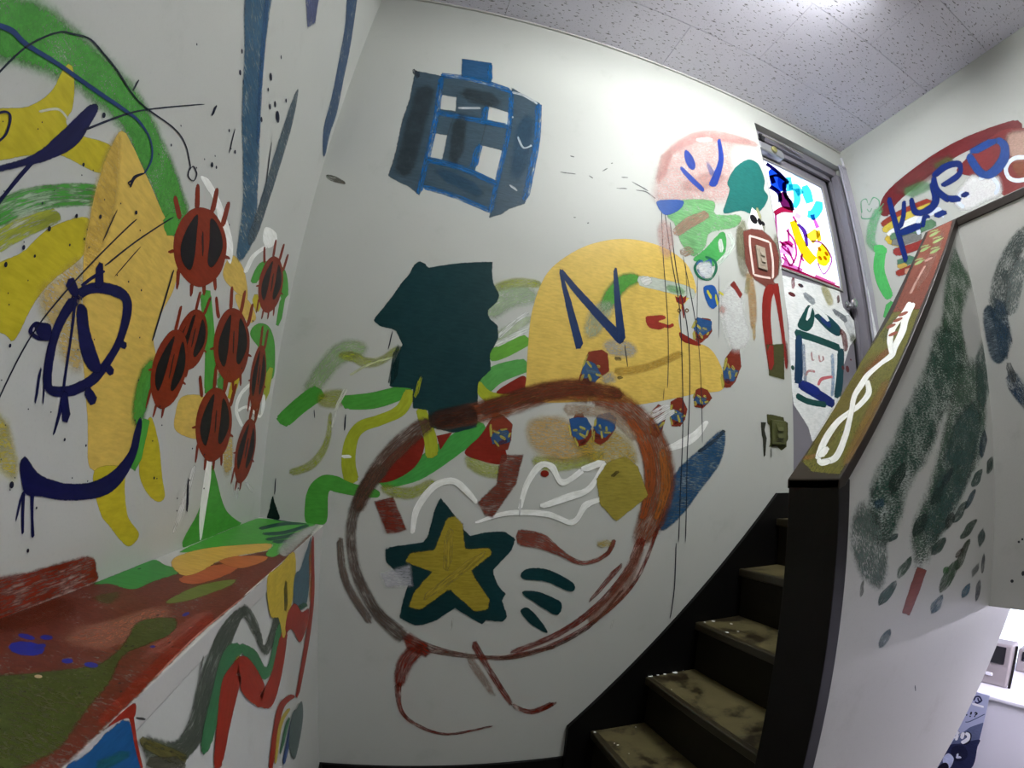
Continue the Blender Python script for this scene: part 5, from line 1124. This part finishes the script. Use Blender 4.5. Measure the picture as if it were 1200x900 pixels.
  ('s','385c58','dryg',[19062,13946,21314,13963,17343,12015,19545,11751,15858,10139,17122,9810]),
  ('s','345a50','dryg',[21012,15993,22529,16277,20371,13706,21758,13829]),
  ('s','6a7c74','dryg',[12807,11140,13727,11209,12992,10237,14348,10270,13764,9262,14702,9239]),]),
 ('side', 'paint_dab', None, [
  ('s','2c5a64','dab',[14721,7739,14423,7887,14883,7857,14527,8032,15016,7982,14670,8148,15069,8144,14876,8234])]),
 ('side', 'paint_dab', None, [
  ('s','2c5a6c','dryw',[17350,8057,17017,8195,17697,8142,17080,8393,17806,8314,17368,8487,17946,8476,17628,8597])]),
 ('side', 'paint_dab', None, [
  ('s','30647c','dab',[19462,8114,19121,8237,19740,8208,19231,8385,19886,8336,19431,8490,19911,8508,19781,8551])]),
 ('side', 'paint_dab', None, [
  ('s','2c5a50','dryw',[14365,8821,14204,8898,14701,8927,14309,9121,14940,9092,14611,9250,15085,9291,14906,9368])]),
 ('side', 'paint_dab', None, [
  ('s','345c48','dryw',[15189,9324,14970,9402,15430,9444,15039,9604,15665,9598,15341,9725,15739,9790,15570,9843])]),
 ('side', 'paint_dab', None, [
  ('s','44543c','dryw',[18801,9019,18372,9152,19198,9277,18677,9419,19412,9550,18955,9667,19712,9821,19387,9906])]),
 ('side', 'paint_dab', None, [
  ('s','3c5a40','dryw',[17809,8547,17406,8694,18308,8758,17615,8999,18653,9014,17989,9233,18857,9325,18518,9429])]),
 ('side', 'paint_dab', None, [
  ('s','40803c','dryw',[17797,9081,17628,9146,17979,9113,17652,9224,18040,9170,17710,9281,18057,9246,17887,9309])]),
 ('side', 'paint_dab', None, [
  ('s','38403c','dab',[17944,10256,17558,10335,18138,10394,17620,10506,18336,10533,17765,10651,18329,10712,18015,10768])]),
 ('side', 'paint_dab', None, [
  ('s','385450','dab',[20668,9505,20324,9563,20908,9671,20252,9774,21031,9843,20274,9955,20843,10060,20614,10093])]),
 ('side', 'paint_dab', None, [
  ('s','3c4448','wash',[20104,8656,19897,8712,20347,8746,19902,8881,20561,8859,20151,8980,20581,9017,20365,9070])]),
 ('side', 'paint_dab', None, [
  ('s','54585c','dryw',[21041,8638,20754,8687,21068,8857,20730,8914,21084,9064,20765,9114,21012,9283,20855,9306])]),
 ('side', 'paint_dab', None, [
  ('s','5c6068','dab',[20730,7799,20390,7884,20835,8021,20419,8116,20893,8233,20411,8338,20870,8464,20579,8527])]),
 ('side', 'paint_dab', None, [
  ('s','304c3c','dab',[18903,9897,18690,9987,19549,10005,19065,10174,19845,10167,19355,10332,20202,10369,20047,10428])]),
 ('side', 'paint_dab', None, [
  ('s','28485c','dab',[20809,12227,20439,12227,21010,12537,20415,12542,21248,12841,20600,12838,21096,13142,20939,13136])]),
 ('side', 'paint_dab', None, [
  ('s','34464c','dryw',[17492,11391,17322,11424,17808,11545,17423,11627,18073,11720,17725,11791,18189,11917,18023,11943])]),
 ('side', 'paint_dab', None, [
  ('s','2c443c','dryw',[14759,11304,14338,11379,14967,11530,14461,11643,15232,11772,14786,11865,15269,12046,15084,12070])]),
 ('side', 'paint_dab', None, [
  ('s','5a4844','dryw',[18633,9401,18416,9481,18841,9463,18546,9570,18975,9544,18726,9632,19090,9634,18937,9687])]),
 ('side', 'paint_dab', None, [
  ('s','2c4840','dryw',[15898,10241,15564,10358,16236,10387,15727,10545,16427,10550,15903,10706,16532,10753,16293,10828])]),
 ('side', 'paint_dab', None, [
  ('s','28504c','dab',[14561,10247,14451,10311,14708,10281,14562,10375,14887,10315,14714,10425,14942,10407,14906,10427])]),
 ('side', 'paint_dab', None, [
  ('s','24506c','dab',[13963,11017,13782,11061,14095,11053,13766,11175,14215,11128,13924,11235,14187,11239,14055,11268])]),
 ('side', 'paint_dab', None, [
  ('s','6a706c','wash',[13506,9171,13435,9190,13577,9286,13426,9320,13551,9409,13434,9435,13564,9525,13484,9545])]),
 ('side', 'paint_dab', None, [
  ('s','385c54','dryw',[19883,11324,19461,11434,20362,11496,19756,11611,20519,11673,19965,11773,20698,11880,20561,11911])]),
 ('side', 'paint_dab', None, [
  ('s','2c4c44','dryw',[21329,11710,20945,11757,21696,11911,21087,11953,21756,12101,21141,12137,21782,12302,21615,12319])]),
 ('side', 'paint_dab', None, [
  ('s','34504c','wash',[16796,10952,16531,11035,17180,11096,16725,11223,17400,11263,16966,11379,17575,11457,17369,11514])]),
 ('side', 'paint_dab', None, [
  ('s','38564c','dryw',[16996,9661,16731,9771,17403,9738,16888,9947,17622,9883,17220,10042,17815,10043,17585,10130])]),
 ('side', 'paint_dab', None, [
  ('s','3c5850','dryw',[18334,10395,18088,10475,18848,10547,18342,10686,19080,10737,18610,10860,19354,10945,19115,11013])]),
 ('side', 'paint_dab', None, [
  ('s','34505c','dab',[19216,10735,19038,10776,19605,10900,19223,10981,19849,11080,19469,11156,20061,11276,19832,11321])]),
 ('side', 'paint_dab', None, [
  ('p','8c4034','rough',[16033,9514,16601,9363,16254,8820,15877,8334,15448,8490,15743,9089])]),
 ('side', 'paint_dab', None, [
  ('s','0c1230','solid',[16804,6255,16855,6243,16931,6047,16983,6035])]),
 ('tr0', 'paint_splatter', 'white paint flecks on a stair tread', [  # white dots here and on the next treads are painted-in glints
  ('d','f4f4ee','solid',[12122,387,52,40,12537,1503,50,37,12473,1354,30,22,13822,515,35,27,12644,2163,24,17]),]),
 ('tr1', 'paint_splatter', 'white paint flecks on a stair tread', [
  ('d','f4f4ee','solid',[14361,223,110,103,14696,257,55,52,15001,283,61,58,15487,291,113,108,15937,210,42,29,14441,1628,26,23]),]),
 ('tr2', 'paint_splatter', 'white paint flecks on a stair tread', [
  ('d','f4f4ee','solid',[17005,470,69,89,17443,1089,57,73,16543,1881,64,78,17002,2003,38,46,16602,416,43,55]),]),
 ('bulk', 'painted_scroll', 'dark blue-grey scroll brushed on the stairwell wall', [
  ('s','5a6664','dryg',[12238,19592,12436,18954,11455,19372,11799,18840,10688,18676,11196,18273,10146,17843,10801,17555,9831,16736,10571,16527]),
  ('s','7c8684','dryg',[11444,18677,11800,18416,10845,17950,11343,17672,10445,16835,10853,16666]),
  ('f','2c4a60','dab',[9665,17074,9982,17292,10146,16824,10426,16281,10334,15610,9994,15280,9708,15511,9614,16121]),
  ('s','3c5468','dryg',[9996,17487,10569,17412,9986,15410,10543,15382]),
  ('s','34506c','dryg',[10087,14924,10499,15008,10244,14281,10733,14469,10804,13517,11196,13728]),
  ('s','6a6c6c','dryw',[10125,15237,10363,15280,10338,14551,10571,14599]),
  ('d','3a3c40','solid',[10356,9574,44,40,10470,9657,35,40,10208,8330,59,54,10568,8600,58,80]),]),
 ('leaf', 'white_paint', 'rough white paint covering the lower door leaf', [
  ('p','eceeee','rough',[22869,22639,25062,22779,28322,22985,28446,21958,29500,21300,29459,20202,28693,19590,27418,17616,27125,15636,26591,15118,25599,14356,24531,13714,24194,14495,23063,15553,22895,17038,23060,19826]),
  ('s','dfe4ea','dryw',[28075,21203,28958,21653,28939,19980,29600,20581]),]),
 ('leaf', 'painted_house', 'teal and navy outlined house on the lower door leaf', [
  ('s','12504c','rough',[23357,19234,23608,19686,25282,19183,25548,19601,27470,19027,27787,19462]),
  ('s','123c60','rough',[23515,19323,24098,19442,23413,18208,24059,18307,23169,16637,23868,16707]),
  ('s','144a54','rough',[27326,19198,28036,19306,27081,17844,27772,17911,26595,16237,27344,16268]),
  ('s','142a7c','rough',[23355,16475,23678,16871,24557,16142,25006,16628,26419,15638,26885,16086]),
  ('s','12504c','rough',[23159,15904,23393,16206,24235,15661,24409,15979,25825,15625,25949,15958]),
  ('s','142a8c','rough',[23569,16607,23877,16958,24450,16323,24860,16766,25175,16179,25521,16535]),
  ('f','12504c','rough',[23805,19881,24413,20743,25008,21347,25447,20959,25166,20141,24531,19696]),
  ('f','124a54','rough',[25421,20809,26453,21121,27862,20561,27588,19967,26583,20123,25744,20539]),
  ('s','1a3c80','rough',[25788,20640,26079,20900,26768,20279,27135,20594]),
  ('s','eef0f0','rough',[25083,21389,25384,21405,24552,20327,24843,20336]),
  ('s','a8b0b8','dryw',[24449,21778,24785,22098,25400,21370,25871,21799]),
  ('s','eef0f0','rough',[25157,21285,25462,21543,26690,20631,27017,20889]),
  ('s','9cacc8','wash',[24006,18917,24302,18977,23967,17759,24259,17812,23984,16806,24274,16854]),
  ('s','8cb0d8','wash',[26593,18788,26933,18848,26486,17385,26819,17426,26294,16279,26621,16304]),
  ('s','e88c90','wash',[24248,17153,24073,17208,24500,17423,24428,17542,25007,17440,25051,17586]),
  ('s','e87880','rough',[25310,16759,25115,16804,25645,17109,25498,17252,26644,17379,26607,17517]),
  ('s','e89ca0','wash',[24727,18583,24880,18621,24774,18130,24920,18187,25029,18137,25041,18235]),
  ('s','e89ca0','wash',[25389,18502,25546,18545,25477,18127,25601,18211,25924,18298,25781,18315,25888,18552,25727,18508]),]),
 ('leaf', 'paint_smears', 'dark red, olive and blue smears on the door leaf', [
  ('f','b0a434','wash',[26422,22668,26984,22961,27469,22096,26889,21762]),
  ('s','7a2c2c','dryw',[27629,20359,28058,20558,27904,19936,28453,20111,27916,19079,28467,19201]),
  ('s','7a3434','dryw',[27910,22604,28192,22687,27830,22064,28203,22170]),
  ('d','6a2c30','rough',[28194,18096,184,209,27732,18109,144,129,23607,21654,305,132,24489,22396,241,111,28630,18719,94,54,22543,18591,103,280,22623,17491,102,227]),
  ('s','9c4054','dryw',[23709,22685,24013,22778,23656,21993,23956,22079]),
  ('s','2c5060','dryw',[24352,22441,24665,22559,24378,22202,24691,22318]),
  ('s','5c6034','wash',[28589,20239,29452,20515,28786,19680,29554,19915]),
  ('d','145044','rough',[23130,17476,140,138]),
  ('s','8a9098','dryw',[27088,21397,27396,21678,28508,20940,28970,21339]),]),
 ('jamb', 'white_paint', 'white paint smear on the door casing', [
  ('p','e6e6ec','rough',[29720,22978,29780,23399,29879,21645,30149,19927,29720,19450,29720,21341]),]),
 ('glass', 'glass_painting', 'translucent painted figures on the door window', [
  ('f','1c50d8','glass',[23363,29719,24037,30180,24782,29815,24663,29049,23921,28530,23406,28620]),
  ('f','5ab8f4','glass',[24196,29698,24765,29748,24447,28731,24010,28912]),
  ('f','6c1c54','glass',[23849,28216,24493,28632,24877,28198,24866,27569,24068,27396,23870,27715]),
  ('s','180c54','glass',[23174,30200,23419,30519,24021,29951,24295,30265,24886,29426,25184,29730]),
  ('s','180c54','glass',[25026,29718,25043,29438,24412,29276,24767,29357,24320,28289,24698,28524,24661,27944,25034,28202,24723,27370,25106,27578]),
  ('s','180c54','glass',[23060,28418,23351,28784,23703,28247,24084,28562,23668,27617,24074,27815]),
  ('s','180c54','glass',[23278,29387,23681,29670,23424,28858,23827,29135]),
  ('s','180c54','glass',[23303,29243,23303,29433,24026,29653,24126,29888,24659,29560,24838,29802]),
  ('s','b01c44','glass',[23203,26501,23066,26766,23955,27005,23964,27424,24886,27282,25034,27700]),
  ('s','48dcec','glass',[24900,29963,25435,30226,24674,28790,25371,29116]),
  ('s','48dcec','glass',[24929,28986,25055,29491,25464,29199,25967,29849,25735,28820,26419,29376]),
  ('s','48dcec','glass',[25353,29238,26075,29563,25217,28354,25895,28548,24885,27764,25310,27766]),
  ('s','48dcec','glass',[26340,29817,27010,30235,26240,29194,27290,29825,26436,28517,27292,29008]),
  ('s','48dcec','glass',[26243,27471,26488,28054,27100,27629,26771,28182,28082,28632,27126,28601,28293,29373,27547,29184]),
  ('s','3088d8','glass',[26615,27761,27087,27990,26663,27383,27038,27561]),
  ('s','f4c814','glass',[24402,26503,25064,26882,24666,25171,25478,25650,25151,24308,26072,24961,25711,24012,26557,24729]),
  ('s','f4d83c','glass',[26357,25611,25697,26013,27323,26553,26832,26845]),
  ('s','f0c828','glass',[26875,26719,27346,26926,26859,25940,27325,26137]),
  ('f','fce01c','glass',[26579,25019,27333,25894,27866,25508,27802,24947,27196,24404,26581,24389]),
  ('d','f09818','glass',[26909,25438,190,157,26828,24795,187,152,27360,24948,192,155,27577,25313,195,158]),
  ('s','b05ca0','glass',[26206,25703,26266,25838,27131,25890,27258,26031,27776,25452,27957,25565,27908,24882,28087,24909,26973,23827,26966,23714,26583,24418,26417,24315]),
  ('s','5c2c90','glass',[25052,26523,25273,26713,25479,26121,25904,26374,25577,25211,25835,25321]),
  ('s','d868c0','glass',[26795,27531,27073,27700,26928,26872,27391,27145]),
  ('s','c83c8c','glass',[23154,26635,23339,26708,22970,24952,23126,25022,22974,23382,23150,23449]),
  ('s','c83c8c','glass',[23901,25735,24073,25870,24450,25193,24641,25301,24420,24296,24606,24333,23834,23458,23990,23446]),
  ('s','c83c8c','glass',[23615,24909,23752,25056,24236,24689,24377,24835]),
  ('s','c83c8c','glass',[23203,24486,23344,24625,23861,24179,24006,24318]),
  ('s','c83c8c','glass',[23294,24033,23463,24145,23757,23379,23928,23488]),
  ('s','c83c8c','glass',[23718,24560,23897,24668,24143,23685,24324,23788]),
  ('s','c83c8c','glass',[25005,24573,25189,24597,24401,23304,24578,23322]),
  ('s','c83c8c','glass',[24719,26978,24907,27120,24988,26631,25178,26771]),
  ('s','c83c8c','glass',[23129,24764,23268,24905,23666,24522,23809,24663]),
  ('s','c83c8c','glass',[23132,23777,23275,23908,23482,23582,23627,23713]),
  ('s','c83c8c','glass',[24060,25927,24252,25998,23944,25058,24132,25124]),
  ('s','c83c8c','glass',[24831,24376,25018,24490,25036,24030,25225,24141]),
  ('s','c82c80','glass',[23303,24531,23285,24794,23959,24826,24072,25137,24211,24749,24448,24994]),
  ('s','d890c8','glass',[23037,24083,23475,24824,24081,24084,24548,24841]),
  ('s','e098a8','glass',[24906,27034,25239,27468,25417,27015,25702,27378]),
  ('s','b41c50','glass',[22970,23140,23118,23338,24529,23140,24803,23374,26370,23140,26663,23311,28395,23140,28480,23342]),
  ('s','e070b0','glass',[23151,23294,23377,23648,24749,23258,24955,23562]),
  ('s','d85c90','glass',[25823,23140,26116,23522,27845,23144,28078,23466]),
  ('s','a8dcf0','glass',[25418,30517,25793,30540,26435,30437,26830,30540]),]),
 ('poster', 'poster_print', 'dark figure, white characters and marks printed on the poster', [
  ('p','6a7498','solid',[2584,-6732,3553,-5457,4460,-4819,4460,-6049,4413,-7286,4421,-8365,1806,-9393,2168,-8105]),
  ('f','2a3058','solid',[2337,-7273,3223,-6812,4460,-6104,4460,-6681,4421,-8365,2675,-9043,2168,-8105]),
  ('f','1c2044','solid',[2608,-7405,3260,-6948,3789,-7210,3872,-7779,3374,-8191,2820,-8169]),
  ('f','c8d0ec','solid',[2154,-8344,2427,-7892,2852,-8003,2986,-8338,2818,-8986,2275,-8768]),
  ('f','14142c','solid',[1952,-9333,2203,-8797,2563,-8656,2746,-9014]),
  ('s','d8dcf0','solid',[3113,-8069,3056,-7918,3524,-7878,3467,-7729]),
  ('s','d8dcf0','solid',[3057,-7653,3219,-7609,3128,-8046,3290,-8001]),
  ('s','14162c','solid',[2940,-5999,3358,-5899,3011,-6420,3428,-6316]),
  ('s','14162c','solid',[3265,-6160,3420,-5761,3445,-6161,3813,-5938,3432,-6381,3812,-6527,3148,-6646,3438,-6928]),
  ('s','f4f4fc','solid',[3010,-5979,3296,-5947,3029,-6421,3305,-6320,3248,-6526,3309,-6244]),
  ('s','f4f4fc','solid',[3289,-6145,3344,-5865,3455,-6131,3675,-5937,3488,-6296,3745,-6395,3115,-6709,3324,-6886]),
  ('s','14162c','solid',[2660,-6412,2463,-6169,2965,-6162,2770,-5920]),
  ('s','f4f4fc','solid',[2580,-6415,2461,-6268,2930,-6127,2813,-5982]),
  ('s','f4f4fc','solid',[2622,-6697,2492,-6560,2932,-6405,2803,-6269]),
  ('s','f4f4fc','solid',[2610,-6039,2806,-6000,2680,-6602,2878,-6579,2633,-6719,2820,-6767]),
  ('s','14162c','solid',[3324,-4331,3453,-4319,3331,-4578,3459,-4566]),
  ('d','14162c','solid',[3384,-4682,59,56]),
  ('s','14162c','solid',[3684,-4426,3614,-4358,3762,-4340,3739,-4245,3784,-4340,3886,-4337,3700,-4465,3790,-4504,3680,-4537,3780,-4554]),
  ('d','14162c','solid',[3715,-4606,52,49]),
  ('s','14162c','solid',[3054,-4592,3145,-4583,3058,-4734,3149,-4725]),
  ('s','30365c','solid',[3449,-3527,3325,-3504,3513,-3256,3422,-3175,3720,-3201,3767,-3086,3877,-3367,4002,-3370,3679,-3549,3723,-3662,3487,-3502,3456,-3624]),
  ('s','30365c','solid',[3571,-3286,3670,-3204,3806,-3531,3828,-3409,4038,-3325,3948,-3245]),
  ('s','f0f0fa','solid',[3286,-3829,3299,-3674,3731,-3833,3741,-3680,4226,-3823,4232,-3671]),
  ('s','50587c','solid',[3122,-5225,3102,-5166,3403,-5116,3370,-5064,3839,-4755,3799,-4709,4443,-4229,4403,-4184]),]),
]
for surf, name, label, els in PAINT: build_motif(surf, name, label, els)
